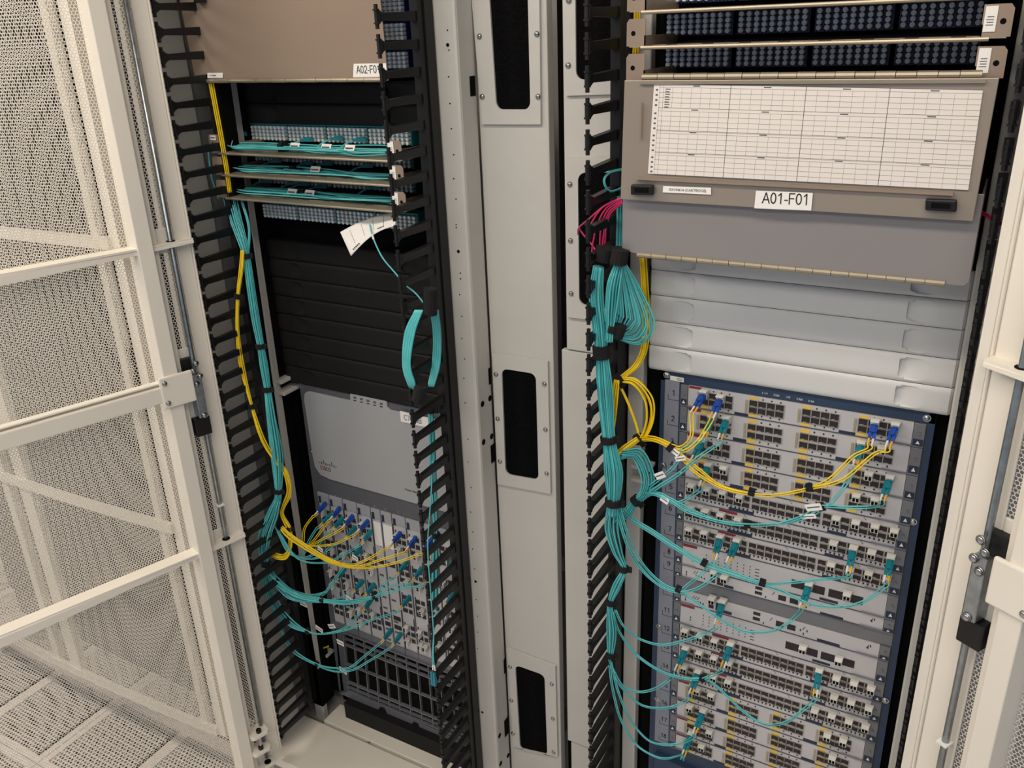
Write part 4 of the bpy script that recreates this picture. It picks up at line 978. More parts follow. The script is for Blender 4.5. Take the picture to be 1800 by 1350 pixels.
def cord(pos, st, Y, colr, cordm, label, group, sw=1, tag=None, sleeve=None, rot=None, gap=.0021, r=.0012, strapat=None):
    """duplex patch cord: plug in the port at pos, two boots, then two fibres through the given points"""
    t = bpy.data.objects.new('patch_cable', None); t.empty_display_size = .01; COL.objects.link(t); t.location = tuple(pos); BASE[t] = np.array(pos, float)
    props(t, label, 'patch cord', group)
    tilt = math.radians(-14)    # the plug droops a little
    R3 = Matrix.Rotation(math.radians(random.uniform(-5, 5)), 4, 'Z') @ Matrix.Rotation(-tilt, 4, 'X')
    if rot: R3 = R3 @ Matrix.Rotation(math.radians(90), 4, 'Y')
    c = bpy.data.objects.new('connector', PL[colr]); COL.objects.link(c); c.parent = t; c.matrix_local = Matrix.Translation((0, -.014, -.001)) @ R3
    end = []
    for s, me in ((-1, BTW if sw > 0 else BTY), (1, BTY if sw > 0 else BTW)):
        o = bpy.data.objects.new('boot', me); COL.objects.link(o); o.parent = t
        M_ = Matrix.Translation((0, -.014, -.001)) @ R3 @ Matrix.Translation((s * .0031, -.033, 0)); o.matrix_local = M_
        e1 = M_ @ Vector((0, -.015, 0)); e2 = M_ @ Vector((0, -.022, -.003)); end.append((np.array(e1) + pos, np.array(e2) + pos))
    C_ = ppts(st, Y) if isinstance(st, str) else st
    em = (end[0][1] + end[1][1]) / 2
    C_ = [CP + (c - CP) * min(1, (em[1] - .003 - CP[1]) / (c[1] - CP[1])) if j < 5 else c for j, c in enumerate(C_)]
    while len(C_) > 2 and (np.linalg.norm(C_[0] - em) < .016 or (C_[0] - em) @ (C_[1] - C_[0]) < 0): C_ = C_[1:]
    J = [np.array([random.uniform(-1, 1), random.uniform(-1, 1), random.uniform(-1, 1)]) * .0030 * (0.3 if j == len(C_) - 1 else 1) for j in range(len(C_))]; j0 = np.array([random.uniform(-1, 1), random.uniform(-1, 1), random.uniform(-1, 1)]) * .0028
    C_ = [c + .5 * a + j0 for c, a in zip(C_, J)]
    for s, (e1, e2) in zip((-1, 1), end):
        ctl = [e1, e2]
        for j, q in enumerate(C_):
            nx = C_[min(j + 1, len(C_) - 1)] - C_[max(j - 1, 0)] if len(C_) > 1 else np.array([1., 0, 0]); nx = nx / (np.linalg.norm(nx) + 1e-9)
            pr = np.cross(nx, YV); pr /= np.linalg.norm(pr) + 1e-9; ctl.append(q + pr * s * gap + np.array([0, s * .0006, 0]))
        obj('fibre_cord', MB().tube(smooth_path(ctl, 8), r, 5), cordm, t, smooth=True)
    if tag:
        x, y, ang, w, h = tag; c = P(x, y, Y=(Y if not isinstance(Y, (list, tuple)) else -.1) - .004); a = math.radians(ang)
        ex = np.array([math.cos(a), -.15, math.sin(a)]); ez = np.array([-math.sin(a), 0, math.cos(a)])
        q = [c - ex * w / 2 - ez * h / 2, c + ex * w / 2 - ez * h / 2, c + ex * w / 2 + ez * h / 2, c - ex * w / 2 + ez * h / 2]
        tg = obj('tag', MB().prism(q, (0, .0008, 0)), 'paper', t)
        obj('printed_line', MB().prism([c - ex * w * .4 - ez * h * .05 + (0, -.0004, 0), c + ex * w * .4 - ez * h * .05 + (0, -.0004, 0), c + ex * w * .4 + ez * h * .12 + (0, -.0004, 0), c - ex * w * .4 + ez * h * .12 + (0, -.0004, 0)], (0, .0003, 0)), 'ink_grey', tg)
    return t
def ties(st, parent_label, Y, r=.006, w=.010):
    pass
AQ = ['cord_aqua', 'cord_aqua', 'cord_aqua_deep']
YC = -.10
GR = 'patch cords of the right switch'
def rc(slot, k, st, col, label, Y=YC, **kw):
    cm = 'cord_yellow' if col == 'blue' else 'cord_aqua'
    return cord(TPOS[(slot, k)], st, Y, col, cm, label, GR, **kw)
# yellow cords, blue plugs
N1 = '1180,786'
rc(1, 0, '1212,735,-.06 1214,765 1205,783 1190,788 1178,784 1150,772,-.09 1125,770,-.08', 'blue', 'yellow cord, blue plug, leftmost of slot one', tag=(1187, 795, -25, .014, .010))
rc(1, 1, '1240,745,-.065 1228,775 1205,795 1190,792 1178,785 1150,773,-.09 1125,770,-.08', 'blue', 'yellow cord, second blue plug from the left in slot one', sw=-1, tag=(1196, 806, 25, .020, .009))
rc(1, 2, '1500,800,-.07 1460,838 1422,858 1370,869 1322,867 1270,853 1230,826 1200,800 1180,786 1150,774,-.09 1125,771,-.08', 'blue', 'yellow cord, long sweep from the left blue plug of the right pair', sw=-1)
rc(1, 3, '1535,800,-.07 1480,845 1424,861 1370,871 1322,869 1268,858 1222,830 1194,800 1178,787 1150,775,-.09 1125,772,-.08', 'blue', 'yellow cord, long sweep from the rightmost blue plug')
# aqua cords
rc(2, 0, '1215,765,-.065 1205,790 1185,822 1155,848 1130,868,-.085 1115,880,-.08', 'aqua', 'aqua cord, plug half hidden by yellow cords in slot two', tag=(1160, 836, 35, .020, .012))
rc(2, 1, '1250,778,-.065 1225,805 1195,832 1160,852 1132,870,-.085 1116,881,-.08', 'aqua', 'aqua cord, plug right of the yellow cords in slot two')
rc(3, 0, '1205,820,-.065 1185,838 1155,856 1130,872,-.085 1114,882,-.08', 'aqua', 'aqua cord, plug under the yellow cords in slot three')
rc(4, 0, '1222,855,-.06 1215,868 1198,880 1180,882 1163,870 1140,866,-.09 1118,880,-.08', 'aqua', 'aqua cord, leftmost plug in slot four', tag=(1168, 879, -20, .016, .011))
rc(2, 2, '1498,830,-.07 1480,855 1460,880 1445,893 1415,908 1370,918 1315,922 1265,915 1210,895 1180,876 1150,866,-.09 1120,880,-.08', 'aqua', 'aqua cord dropping from the right plug of slot two', tag=(1430, 892, 25, .026, .012))
rc(3, 3, '1545,883,-.06 1530,892 1495,893 1455,891 1440,896 1410,910 1370,920 1315,924 1260,916 1210,898 1178,878 1150,868,-.09 1120,882,-.08', 'aqua', 'aqua cord from the right plug of slot three', tag=(1420, 908, 22, .026, .008))
rc(6, 1 + 4, '1475,1008,-.06 1440,1022 1390,1027 1340,1026 1290,1010 1237,990 1190,965 1145,935 1110,912,-.10 1092,895,-.12', 'aqua', 'aqua cord, lone plug right of centre in slot six') if (6, 5) in TPOS else None
rc(6, 7, '1545,1035,-.065 1515,1058 1470,1066 1420,1060 1375,1042 1340,1028 1290,1013 1237,993 1190,970 1142,938 1108,915,-.10 1090,897,-.12', 'aqua', 'aqua cord, far right plug of slot six') if (6, 7) in TPOS else None
rc(7, 2, '1240,990,-.065 1228,1010 1210,1028 1192,1036 1165,1026 1135,1000 1112,965,-.11 1098,930,-.12 1088,892,-.12', 'aqua', 'aqua cord, left plug of the pair in slot seven', sw=-1)
rc(7, 3, '1268,1000,-.065 1250,1018 1225,1034 1193,1038 1163,1029 1132,1004 1110,968,-.11 1096,932,-.12 1086,892,-.12', 'aqua', 'aqua cord, right plug of the pair in slot seven')
rc(8, 0, '1405,1070,-.065 1390,1090 1365,1106 1335,1111 1300,1107 1265,1085 1225,1057 1195,1042 1160,1030 1130,1002 1108,968,-.11 1096,935,-.12 1084,894,-.12', 'aqua', 'aqua cord looping left from the plug in slot eight')
rc(10, 1, '1248,1102,-.065 1230,1115 1195,1127 1160,1130 1120,1120 1095,1098,-.11 1080,1070,-.12', 'aqua', 'aqua cord, plug in slot ten')
rc(12, 3, '1260,1180,-.065 1248,1190 1233,1194 1200,1190 1160,1178 1120,1148 1092,1110,-.11 1079,1075,-.12', 'aqua', 'aqua cord, left plug of slot twelve', sw=-1)
rc(12, 4, '1425,1228,-.065 1410,1252 1385,1270 1350,1275 1315,1258 1285,1230 1255,1203 1235,1195 1198,1192 1158,1180 1117,1150 1090,1112,-.11 1077,1078,-.12', 'aqua', 'aqua cord, plug right of centre in slot twelve', sw=-1)
rc(13, 0, '1183,1182,-.065 1172,1200 1150,1213 1125,1217 1098,1205,-.11 1080,1180,-.12 1073,1160,-.12', 'aqua', 'aqua cord, plug in slot thirteen')
rc(14, 1, '1203,1228,-.065 1185,1243 1160,1247 1130,1242 1105,1225,-.11 1083,1195,-.12 1073,1165,-.12', 'aqua', 'aqua cord, plug in slot fourteen')
rc(16, 1, '1213,1295,-.065 1195,1306 1165,1308 1135,1298 1105,1265,-.11 1085,1215,-.12 1074,1172,-.12', 'aqua', 'aqua cord, plug in slot sixteen')
rc(17, 0, '1200,1325,-.065 1175,1331 1150,1328 1118,1307 1093,1262,-.11 1079,1210,-.12 1073,1170,-.12', 'aqua', 'aqua cord, plug in slot seventeen')
# velcro ties clamping the cords of the right switch
def tie(x, y, Y, label, ang=90, r=.0055, w=.010):
    c = P(x, y, Y=Y); a = math.radians(ang); d = np.array([math.cos(a), 0, math.sin(a)])
    m = MB().cyl(c - d * w / 2, c + d * w / 2, r, 12); h = np.cross(d, [0, 1, 0]); q = c + h * r * .9
    m.hexa([q - d * w / 2 - h * .002 + (0, -.002, 0), q - d * w / 2 + h * .005 + (0, -.002, 0), q + d * w / 2 + h * .005 + (0, -.002, 0), q + d * w / 2 - h * .002 + (0, -.002, 0)] + [q - d * w / 2 - h * .002 + (0, .002, 0), q - d * w / 2 + h * .005 + (0, .002, 0), q + d * w / 2 + h * .005 + (0, .002, 0), q + d * w / 2 - h * .002 + (0, .002, 0)])
    return obj('velcro_tie', m, 'velcro', base=c, label=label, cat='cable tie', group='black velcro ties on the cords')
for a in ((1178, 787, -.10, 'black tie on the yellow cords near slot three', -35, .007), (1321, 867, -.10, 'black tie at the lowest point of the long yellow cords', -5), (1423, 859, -.10, 'black tie where the long yellow cords part', 12),
          (1445, 893, -.10, 'black tie on aqua cords right of centre below slot four', 25), (1314, 923, -.10, 'black tie on aqua cords in front of slot six', -3), (1237, 991, -.10, 'black tie on aqua cords in front of slot eight', -20),
          (1340, 1026, -.10, 'black tie on aqua cords in front of slot nine', -5), (1192, 1037, -.10, 'black tie on aqua cords left of slot ten number', -15), (1234, 1194, -.10, 'black tie on aqua cords before slot fourteen', -5)):
    tie(*a[:4], ang=a[4], r=a[5] if len(a) > 5 else .0050)

# right bundles
bundle('aqua_cable_bundle', '1052,468,-.125 1048,520,-.125 1054,580,-.125 1057,618,-.125 1062,690,-.125 1070,772,-.125 1078,830,-.125 1078,882,-.125 1076,905,-.125', -.12, 38, .0120, AQ,
       'thick aqua cable bundle down the fingers left of the white panels', straps=((1057, 618, .0145, .022), (1070, 772, .0145, .012), (1078, 882, .0150, .012)), spread=[.7, 1, 1.0, .9, 1.15, .95, 1.35, .9, .8])
bundle('aqua_cable_bundle', '1078,890,-.125 1076,930,-.12 1086,970,-.12 1097,1000,-.12 1085,1030,-.12 1073,1062,-.12 1076,1110,-.12 1073,1155,-.12', -.12, 11, .0070, AQ,
       'thin aqua bundle between the slot seven and slot twelve levels', straps=((1097, 1000, .008), (1073, 1058, .008), (1073, 1153, .008)), spread=[1.6, 2.0, 1.6, .7, 1.2, .7, 1.5, .7])
bundle('aqua_cable_bundle', '1092,800,-.11 1120,800,-.09 1138,840,-.09 1130,870,-.09 1116,882,-.09 1100,905,-.10 1080,912,-.12', -.1, 14, .0085, AQ,
       'aqua loop of cords beside slots three to five', straps=((1118, 880, .0105),), spread=[1, 1.5, 1.5, 1, .8, 1.1, 1])
bundle('aqua_cable_bundle', '1088,462,-.12 1078,500,-.13 1074,540,-.13 1072,575,-.13 1070,600,-.13', -.13, 16, .0085, AQ, 'aqua slack strands behind the thick bundle, upper part', spread=[.8, 1.2, 1.1, .8, .8])
# slack loops hanging in front of the bar
t = thing('slack_cable_loops', P(1120, 600, Y=-.12), 'fan of aqua slack loops hanging left of the white blanking panels', 'cable bundle')
for i in range(26):
    f = i / 25; x0 = 1086 + 12 * f + random.uniform(-2, 2); xm = 1078 + 70 * f ** .9 + random.uniform(-2, 2); yb_ = 560 + 46 * f + random.uniform(-4, 4)
    yy = -.12 + .03 * f
    ctl = ppts('%f,%f,%f %f,%f,%f %f,%f,%f %f,%f,%f %f,%f,%f %f,%f,%f' % (x0, 462, -.12, x0 + (xm - x0) * .45, 500, yy, xm, 550 + 12 * f, yy, xm - 6 * f, yb_ - 12, yy, xm - (xm - 1080) * .4, yb_, yy, 1080, 582 + 12 * f, -.12), 0)
    obj('fibre_cord', MB().tube(smooth_path(ctl, 7), .00145, 5), AQ[i % 3], t, smooth=True)
strap(P(1077, 577, Y=-.125), (.2, 0, 1), .0105, .012, t)
tie(1089, 450, -.125, 'large black velcro wrap under the label door corner', ang=80, r=.014, w=.024)
tie(1062, 447, -.125, 'black velcro wrap at the head of the thick aqua bundle', ang=75, r=.012, w=.022)
tie(1088, 582, -.12, 'black velcro loop beside the slack aqua loops', ang=70, r=.0105, w=.022)
bundle('aqua_cable_bundle', '1090,345,-.06 1089,400,-.06 1088,445,-.06', -.06, 9, .006, AQ, 'short aqua run left of the grey hinged door')
bundle('aqua_cable_bundle', '1096,330,-.06 1072,336,-.08 1062,318,-.09 1072,303,-.08 1096,297,-.06', -.07, 2, .0012, AQ, 'single aqua loop beside the hanging sheet door', cat='cable')
# yellow riser right
bundle('yellow_cable_bundle', '1131,452,-.04 1134,500,-.04 1136,560,-.04 1133,610,-.05 1120,640,-.06 1100,658,-.08 1086,668,-.09', -.05, 12, .0062, 'cord_yellow', 'yellow riser down the bar beside the white panels', straps=((1086, 667, .010, .012),), spread=[1, 1, 1.1, 1, .9, .8, .8])
bundle('yellow_cable_bundle', '1088,668,-.09 1115,672,-.085 1138,700,-.08 1142,735,-.08 1132,765,-.08 1122,772,-.08', -.08, 9, .0065, 'cord_yellow', 'yellow coil beside slots one and two', straps=((1121, 771, .0105),), spread=[.8, 1.3, 1.7, 1.5, .9, .7])
bundle('yellow_cable_bundle', '1084,668,-.10 1079,700,-.105 1076,740,-.105 1071,770,-.11 1070,790,-.11 1082,800,-.11 1100,788,-.10 1122,772,-.09', -.1, 9, .0060, 'cord_yellow', 'yellow loop half behind the thick aqua bundle', spread=[.8, 1.2, 1.1, 1, 1, 1, 1, .8])
bundle('yellow_cable_bundle', '1087,672,-.09 1103,705,-.085 1118,745,-.08 1124,770,-.08', -.08, 2, .0015, 'cord_yellow', 'stray pair of yellow cords crossing behind the coil', cat='cable')
bundle('yellow_cable_bundle', '1120,-40,-.02 1118,60,-.02 1116,95,-.02', -.02, 8, .0055, 'cord_yellow', 'yellow cords between the ears of the blue patch rows')
# pink cords
t = thing('pink_cable_bundle', P(1050, 440, Y=-.08), 'bunch of pink cords passing into the brush opening', 'cable bundle')
for i, st in enumerate(('1092,348,-.1 1062,362,-.09 1035,385,-.07 1018,400,-.02 1016,412,.03', '1092,350,-.1 1066,366,-.09 1050,395,-.08 1043,425,-.07 1040,447,-.06', '1094,352,-.1 1070,368,-.09 1058,395,-.08 1055,425,-.07 1056,447,-.06',
                        '1094,354,-.1 1072,372,-.09 1064,398,-.08 1060,425,-.07 1060,450,-.06', '1095,356,-.1 1074,375,-.09 1066,400,-.08 1064,425,-.07 1063,450,-.06', '1018,402,.0 1030,418,-.03 1042,432,-.05 1050,448,-.06', '1092,349,-.1 1060,364,-.09 1042,388,-.08 1036,402,-.06 1034,410,-.02')):
    obj('fibre_cord', MB().tube(smooth_path(ppts(st, 0), 8), .0016, 5), 'cord_pink', t, smooth=True)
t = bundle('pink_cable_bundle', '1722,372,-.06 1738,380,-.09 1760,392,-.12 1775,400,-.14', -.09, 3, .003, 'cord_pink', 'few pink cords behind the cream post on the right')

# left riser bundles
bundle('yellow_cable_bundle', '368,130,-.046 377,180,-.046 388,240,-.046 398,300,-.045 403,338,-.045', -.04, 8, .0060, 'cord_yellow', 'yellow cords from the bronze door down to the teal trays')
bundle('yellow_cable_bundle', '426,440,-.06 424,470,-.07 418,520,-.08 417,580,-.08 424,640,-.08 440,705,-.08 455,755,-.08 468,785,-.07 490,818,-.06', -.08, 9, .0058, 'cord_yellow', 'long yellow bundle bowing left down the fingers of the left cabinet',
       straps=((418, 520, .0085), (443, 713, .0085)), spread=[.8, 1, .8, .9, 1.6, .8, 1.3, 1.4, 1])
bundle('yellow_cable_bundle', '492,815,-.05 504,835,-.05 508,865,-.05 498,890,-.05 496,905,-.05 508,930,-.05 510,960,-.05 500,978,-.06 482,975,-.07 478,962,-.07', -.05, 9, .0058, 'cord_yellow', 'slack yellow coils beside the left switch', straps=((508, 930, .0085),), spread=[1, 1.3, 1.5, 1, 1, 1.5, 1, 1.3, 1.5, 1])
bundle('aqua_cable_bundle', '404,346,-.03 414,385,-.04 428,430,-.05 433,450,-.05 440,500,-.055 449,560,-.055 458,608,-.055 464,645,-.055 470,684,-.055 476,730,-.06 486,800,-.06 489,862,-.06 487,885,-.06', -.05, 30, .0105, AQ,
       'long aqua bundle from the teal trays down the left cabinet', straps=((433, 449, .0115), (458, 609, .0115), (470, 684, .0115), (488, 861, .012)), spread=[1.7, 1.5, 1.1, .85, .95, 1, .85, 1, .85, 1.2, 1.5, .9, .9])
bundle('aqua_cable_bundle', '487,880,-.07 478,905,-.08 466,935,-.09 463,965,-.09 468,992,-.09', -.08, 20, .0105, AQ, 'aqua bundle bulging left below the lowest tie, left cabinet', straps=((468, 990, .0125, .014),), spread=[.8, 1.4, 1.7, 1.3, .8])
bundle('aqua_cable_bundle', '425,352,-.03 438,400,-.04 436,448,-.05', -.04, 3, .003, AQ, 'few aqua strands right of the main bundle under the teal trays')
bundle('aqua_cable_bundle', '366,262,-.05 372,310,-.05 385,350,-.04', -.05, 2, .0012, AQ, 'single aqua cord hanging outside the left ears of the trays', cat='cable')
# coil on the right fingers of the left cabinet
t = thing('aqua_cord_coil', P(735, 690, Y=-.12), 'aqua cord coil strapped to the fingers beside the grey post', 'cable')
for i in range(12):
    f = i / 11; o = 13 * f
    ctl = ppts('%f,545,-.155 %f,585,-.16 %f,640,-.16 %f,672,-.155 %f,690,-.14' % (730 + o, 712 + o * 1.3, 708 + o, 716 + o, 726 + o * .5), 0)
    obj('fibre_cord', MB().tube(smooth_path(ctl, 8), .0014, 5), AQ[i % 3], t, smooth=True)
    ctl = ppts('%f,545,-.10 %f,590,-.08 %f,640,-.08 %f,680,-.10' % (757 + o, 762 + o, 760 + o, 752 + o * .8), 0)
    obj('fibre_cord', MB().tube(smooth_path(ctl, 8), .0014, 5), AQ[i % 3], t, smooth=True)
tie(757, 530, -.12, 'black velcro wrap at the top of the aqua coil', ang=85, r=.012, w=.05)
tie(738, 690, -.145, 'black velcro wrap at the foot of the aqua coil', ang=70, r=.013, w=.036)
t = bundle('aqua_cable_bundle', '757,715,-.06 760,780,-.06 763,860,-.06 766,930,-.06 765,990,-.06 764,1070,-.07', -.06, 10, .0068, AQ, 'aqua cords falling behind the right fingers of the left cabinet', straps=((757, 722, .009), (765, 938, .009)), spread=[.8, 1.1, 1.2, .7, 1.1, 1.2])
t = thing('patch_cable', P(763, 1205, Y=-.16), 'loose aqua plug hanging straight down before the fan grille', 'patch cord')
c = P(763, 1178, Y=-.16); o = bpy.data.objects.new('connector', PL['aqua']); COL.objects.link(o); o.parent = t
o.matrix_local = Matrix.Translation(Vector(tuple(P(763, 1204, Y=-.16) - BASE[t]))) @ Matrix.Rotation(math.radians(-90), 4, 'X')
for s_ in (-.003, .003):
    obj('boot', MB().cyl(c + (s_, 0, 0), c + (s_ * .6, 0, .014), .0018, 8), 'boot_white', t)
    obj('fibre_cord', MB().tube(smooth_path([c + (s_ * .6, 0, .012), c + (s_ * .4 - .001, .002, .04)] + ppts('762,1110,-.155 757,1040,-.155 752,960,-.15 757,880,-.13 762,800,-.08', 0), 8), .0013, 5), 'cord_aqua', t, smooth=True)
# tag sheet and its cord
t = thing('hanging_tag_sheet', P(616, 447, Y=-.05), 'creased white paper sheet hanging under the teal patch trays', 'paper')
def pf(u, v):
    tx = 598 + 102 * u; ty = 408 - 62 * u + 26 * u * u; bx_ = 617 + 77 * u; by = 448 - 62 * u + 9 * u * u - 8 * math.sin(math.pi * u)
    yy = -.050 + .02 * math.sin(math.pi * u) - .012 * v
    a = P(tx, ty, Y=yy + .03 * u); b = P(bx_, by + 2, Y=yy)
    return a * (1 - v) + b * v
pm_ = MB().grid(pf, 12, 10)
pp = obj('sheet', pm_, 'paper', t, smooth=True); md = pp.modifiers.new('solid', 'SOLIDIFY'); md.thickness = .0004
l = MB()
for u0, v0 in ((.08, .86), (.62, .80)):
    for k in range(5): c = pf(u0 + .03 * k, v0); l.box(c + (0, -.0015, -.0012), c + (.003, -.0008, .0012))
obj('printed_line', l, 'ink', t, kind='stuff')
for k in range(4):
    obj('ruled_line', MB().tube([pf(.15 + .2 * k, v / 8) + (0, -.0008, 0) for v in range(1, 7)], .0003, 4), 'ink_grey', t)
t = thing('single_aqua_cable', P(720, 500, Y=-.1), 'single aqua cord curving down from the hanging sheet to the fingers', 'cable')
obj('fibre_cord', MB().tube(smooth_path(ppts('650,395,-.03 656,418,-.05 672,452,-.07 695,480,-.10 712,500,-.12 730,515,-.12 745,533,-.12', 0), 10), .0016, 6), 'cord_aqua', t, smooth=True)
obj('sleeve', MB().tube(ppts('654,412,-.045 657,421,-.052', 0), .0022, 6), 'boot_white', t)

# cords on the three teal trays
def traycords(z0, rows, label, base):
    t = thing('tray_cord_bundle', base, label, 'cable bundle')
    return t
for k, (lab_t, yy, loops) in enumerate((('aqua cords lying on the upper teal tray', 262, ((420, 236), (535, 246), (588, 244), (628, 246))), ('aqua cords lying on the middle teal tray', 297, ((480, 284), (535, 288), (570, 288), (640, 292))), ('aqua cords lying on the lowest teal tray', 335, ((465, 318), (515, 322), (530, 324), (560, 328), (655, 330))))):
    zt = ztr[k] + .004; t = thing('tray_cord_bundle', (-.75, 0, zt), lab_t, 'cable bundle', 'cords on the teal trays')
    for i in range(11 if k != 1 else 7):
        y0 = random.uniform(-.042, .03); ph = random.uniform(0, 6)
        ctl = [np.array([-.975 + .43 * s, y0 * (1 if .1 < s < .95 else .3) + .014 * math.sin(5 * s + ph), zt + .0012 * (i % 5) + .0045 * abs(math.sin(4 * s + ph))]) for s in np.linspace(0, 1, 9)]
        obj('fibre_cord', MB().tube(smooth_path(ctl, 5), .0014, 5), AQ[i % 3], t, smooth=True)
    strap(np.array([-.83 + .02 * k, .0, zt + .004]), (1, 0, .0), .013 if k != 1 else .010, .010, t, tail=False)
    strap(np.array([-.545, .0, zt + .004]), (1, 0, .0), .012, .010, t, tail=False)
    for (x, y) in loops:
        c = P(x, y, Y=.05)
        m = bpy.data.objects.new('connector', PL['aqua']); COL.objects.link(m); m.parent = t; m.location = tuple(c + (.015, .01, 0) - BASE[t]); m.rotation_euler = (0, 0, math.radians(-58)); m.scale = (.9, .8, .9)
        obj('boot', MB().cyl(c, c + (.012, .008, 0), .0016, 8), 'boot_yellow', t)
        for j in range(3 if x > 450 else 7):
            h = (zt - c[2]) ; w = .012 + .004 * j; dz = .006 * (j % 3) if x < 450 else 0
            ctl = [c + (.0, 0, -dz), c + (-.012 - .002 * j, -.012, -.004 - dz), c + (-.014 - .002 * j, -.035, -.012 - dz), c + (-.002, -.06 + .002 * j, h + .006), c + (.05 + .01 * j, -.065 + .004 * j, h + .003), c + (.11, -.05 + .004 * j, h + .003)]
            obj('fibre_cord', MB().tube(smooth_path(ctl, 6), .0013, 5), 'cord_aqua', t, smooth=True)
        if k == 0 or x in (570, 530, 560):
            q = c + (.035, -.07, zt - c[2] + .010); tg = obj('tag', MB().hexa([q + (-.013, 0, -.004), q + (.013, -.002, -.004), q + (.013, .004, .006), q + (-.013, .006, .006), q + (-.013, .001, -.004), q + (.013, -.001, -.004), q + (.013, .005, .006), q + (-.013, .007, .006)]), 'paper', t)
            obj('printed_line', MB().box(q + (-.009, -.0005, -.001), q + (.009, .001, .0015)), 'ink_grey', tg)

# cords of the left switch
GL = 'patch cords of the left switch'
YP = YL - .006
def lc(x, y, st, col, label, Y=-.02, **kw):
    p = P(x, y, Y=YP - .02); p[1] = YP
    return cord(p, st, Y, col, 'cord_yellow' if col == 'blue' else 'cord_aqua', label, GL, rot=True, gap=.0021, **kw)
Y1 = '495,930,-.06'
yl = [('570,886', '543,905,.02 538,930,.0 535,955,-.01 528,958,-.02 505,940,-.05', 'leftmost blue plug, card one'), ('595,894', '570,925,.02 550,950,0 535,958,-.01 508,943,-.05', 'second blue plug, card two'),
      ('618,908', '595,930,.02 565,948,0 540,957,-.01 510,944,-.05', 'third blue plug, card three'), ('645,917', '618,940,.02 590,955,0 560,960,-.01 535,957,-.02 508,942,-.05', 'fourth blue plug, card four'),
      ('702,938', '675,960,.0 650,980,-.03 620,992,-.04 585,985,-.05 545,962,-.06 510,938,-.07 496,925,-.07', 'blue plug, card seven'), ('729,946', '705,965,.0 670,985,-.03 630,995,-.04 590,989,-.05 545,966,-.06 510,942,-.07 495,928,-.07', 'blue plug, card eight'),
      ('758,948', '730,970,.0 690,990,-.03 640,998,-.04 590,991,-.05 545,970,-.06 508,945,-.07 494,930,-.07', 'blue plug beside the fingers, card nine')]
for q, st, lbn in yl:
    x, y = map(float, q.split(',')); lc(x, y, st, 'blue', 'yellow cord with ' + lbn)
al = [('579,906', '555,930,.02 545,950,0 535,975,-.02 510,972,-.05 485,925,-.06', 'upper teal plug in card one'), ('600,912', '575,930,.02 562,955,0 548,975,-.02 515,975,-.05 487,930,-.06', 'upper teal plug in card two'),
      ('622,928', '598,945,.02 580,965,0 560,982,-.02 520,980,-.05 490,935,-.06', 'upper teal plug in card three'), ('650,935', '625,955,.02 600,975,0 570,988,-.02 525,982,-.05 492,938,-.06', 'upper teal plug in card four'),
      ('631,965', '608,985,.02 590,1015,0 565,1045,-.03 530,1045,-.05 492,1020,-.07 472,1000,-.08', 'plug below the fourth card, second row'), ('604,1000', '585,1020,.02 570,1040,0 540,1045,-.03 500,1030,-.06 474,1005,-.08', 'teal plug low in card two'),
      ('712,990', '688,1008,.02 672,1030,0 660,1047,-.02 610,1056,-.04 565,1053,-.05 510,1038,-.07 474,1005,-.08', 'mid height teal plug in card seven'), ('739,1000', '712,1015,.02 685,1032,0 660,1048,-.02 612,1058,-.04 565,1055,-.05 508,1042,-.07 473,1008,-.08', 'mid height teal plug in card eight'),
      ('762,1003', '738,1020,.02 700,1035,0 660,1049,-.02 614,1060,-.04 566,1057,-.05 506,1046,-.07 472,1010,-.08', 'mid height teal plug beside the fingers'), ('636,1022', '612,1040,.02 600,1050,0 570,1056,-.04 515,1050,-.07 473,1012,-.08', 'teal plug left in card three, lower'),
      ('656,1028', '632,1046,.02 606,1056,0 565,1058,-.04 510,1052,-.07 472,1014,-.08', 'teal plug in card four, lower'), ('651,1054', '638,1070,.02 615,1095,0 590,1108,-.03 545,1110,-.05 500,1075,-.07 470,1015,-.08', 'lowest teal plug in card four'),
      ('718,1050', '692,1068,.02 650,1090,0 600,1108,-.03 545,1112,-.05 498,1080,-.07 469,1018,-.08', 'low teal plug in card seven'), ('686,1108', '662,1132,.02 640,1155,0 615,1173,-.03 590,1176,-.04 560,1168,-.05 520,1145,-.06 496,1110,-.07 492,1090,-.07', 'bottom teal plug in card six'),
      ('703,1115', '680,1138,.02 650,1162,0 620,1177,-.03 590,1180,-.04 558,1171,-.05 515,1145,-.06 493,1105,-.07 492,1090,-.07', 'bottom teal plug in card six, right one'), ('794,990', '775,1010,.02 765,1030,0 763,1060,-.02', 'teal plug behind the fingers, card ten'), ('795,1045', '778,1060,.02 768,1080,0 764,1110,-.02', 'lower teal plug behind the fingers, card ten')]
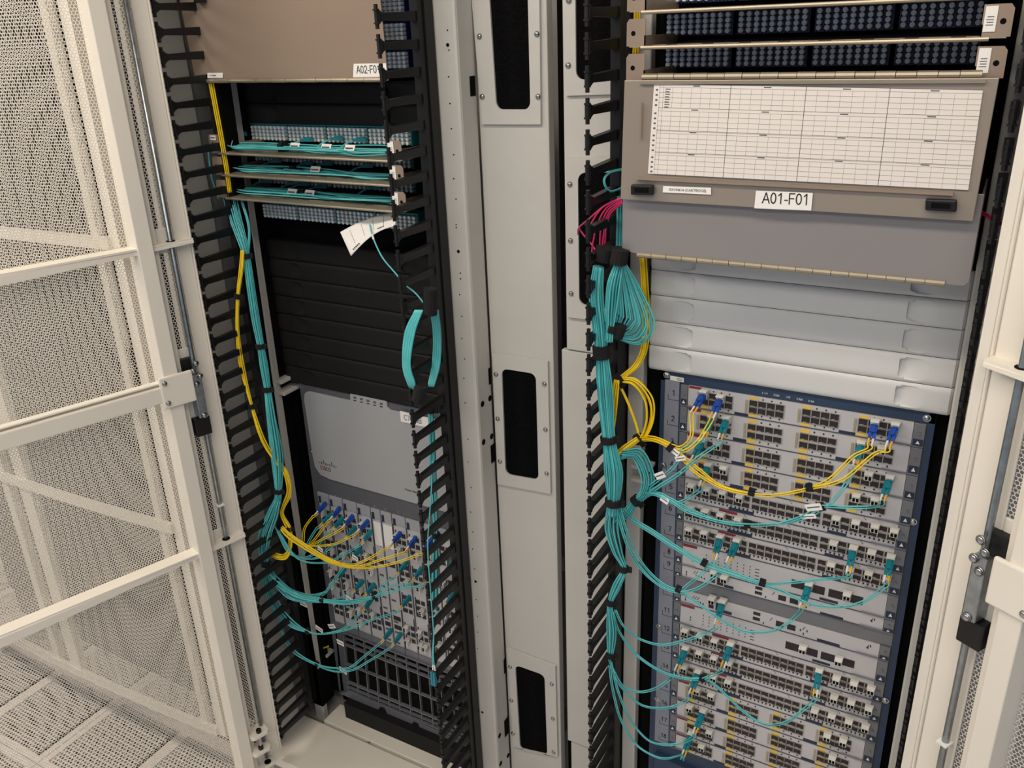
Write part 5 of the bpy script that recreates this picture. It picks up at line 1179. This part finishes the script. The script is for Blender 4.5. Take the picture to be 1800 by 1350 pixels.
for i, (q, st, lbn) in enumerate(al):
    x, y = map(float, q.split(',')); tg = {10: (615, 1055, -12, .026, .016), 11: (561, 1106, -8, .028, .013), 12: (583, 1101, 28, .030, .013), 13: (598, 1130, 3, .026, .014), 14: (603, 1179, -5, .028, .014), 6: (533, 1062, 5, .028, .013), 2: (563, 966, -10, .018, .012), 8: (624, 981, -12, .020, .012)}.get(i)
    lc(x, y, st, 'aqua', 'aqua cord with ' + lbn, tag=tg, sw=-1)
for a in ((658, 1048, -.02, 'black tie where the aqua cords fan to the left switch cards', 0, .0075), (566, 1055, -.05, 'black tie on the aqua sweep left of the left switch', -5, .0065), (541, 1110, -.05, 'black tie on the lower aqua sweep, left cabinet', -20, .0075),
          (557, 1167, -.05, 'black tie on the lowest aqua pair, left cabinet', -25, .0050), (500, 1060, -.07, 'black tie on the aqua cords near the support bar', -20, .006)):
    tie(*a[:4], ang=a[4], r=a[5])
bundle('aqua_cable_bundle', '468,992,-.09 466,1020,-.09 480,1065,-.08 510,1098,-.06 541,1110,-.05', -.08, 9, .0070, AQ, 'lower aqua sweep from the left bundle', spread=[.8, 1.2, 1.0, .8, .7])
bundle('aqua_cable_bundle', '470,995,-.09 480,1015,-.085 520,1045,-.07 566,1056,-.05 615,1058,-.035 658,1048,-.02', -.08, 7, .0055, AQ, 'upper aqua sweep from the left bundle to the cards', spread=[.9, 1.8, 1.2, .8, 1.1, .8])
bundle('aqua_cable_bundle', '470,1000,-.09 485,1090,-.08 498,1130,-.075 510,1150,-.07', -.08, 2, .0015, AQ, 'single aqua strand low beside the bar', cat='cable') if False else None
# yellow/white duct hint behind the bar
t = thing('yellow_cable_end', P(570, 1140, Y=.06), 'yellow cord end on a small bracket low in the left cabinet', 'cable')
obj('fibre_cord', MB().tube(ppts('556,1144,.09 566,1140,.07 577,1136,.06', 0), .0022, 6), 'cord_yellow', t)
obj('bracket_arm', MB().box(P(568, 1152, Y=.07) + (-.012, 0, -.004), P(568, 1152, Y=.07) + (.014, .03, .004)), 'cabinet_white', LC)
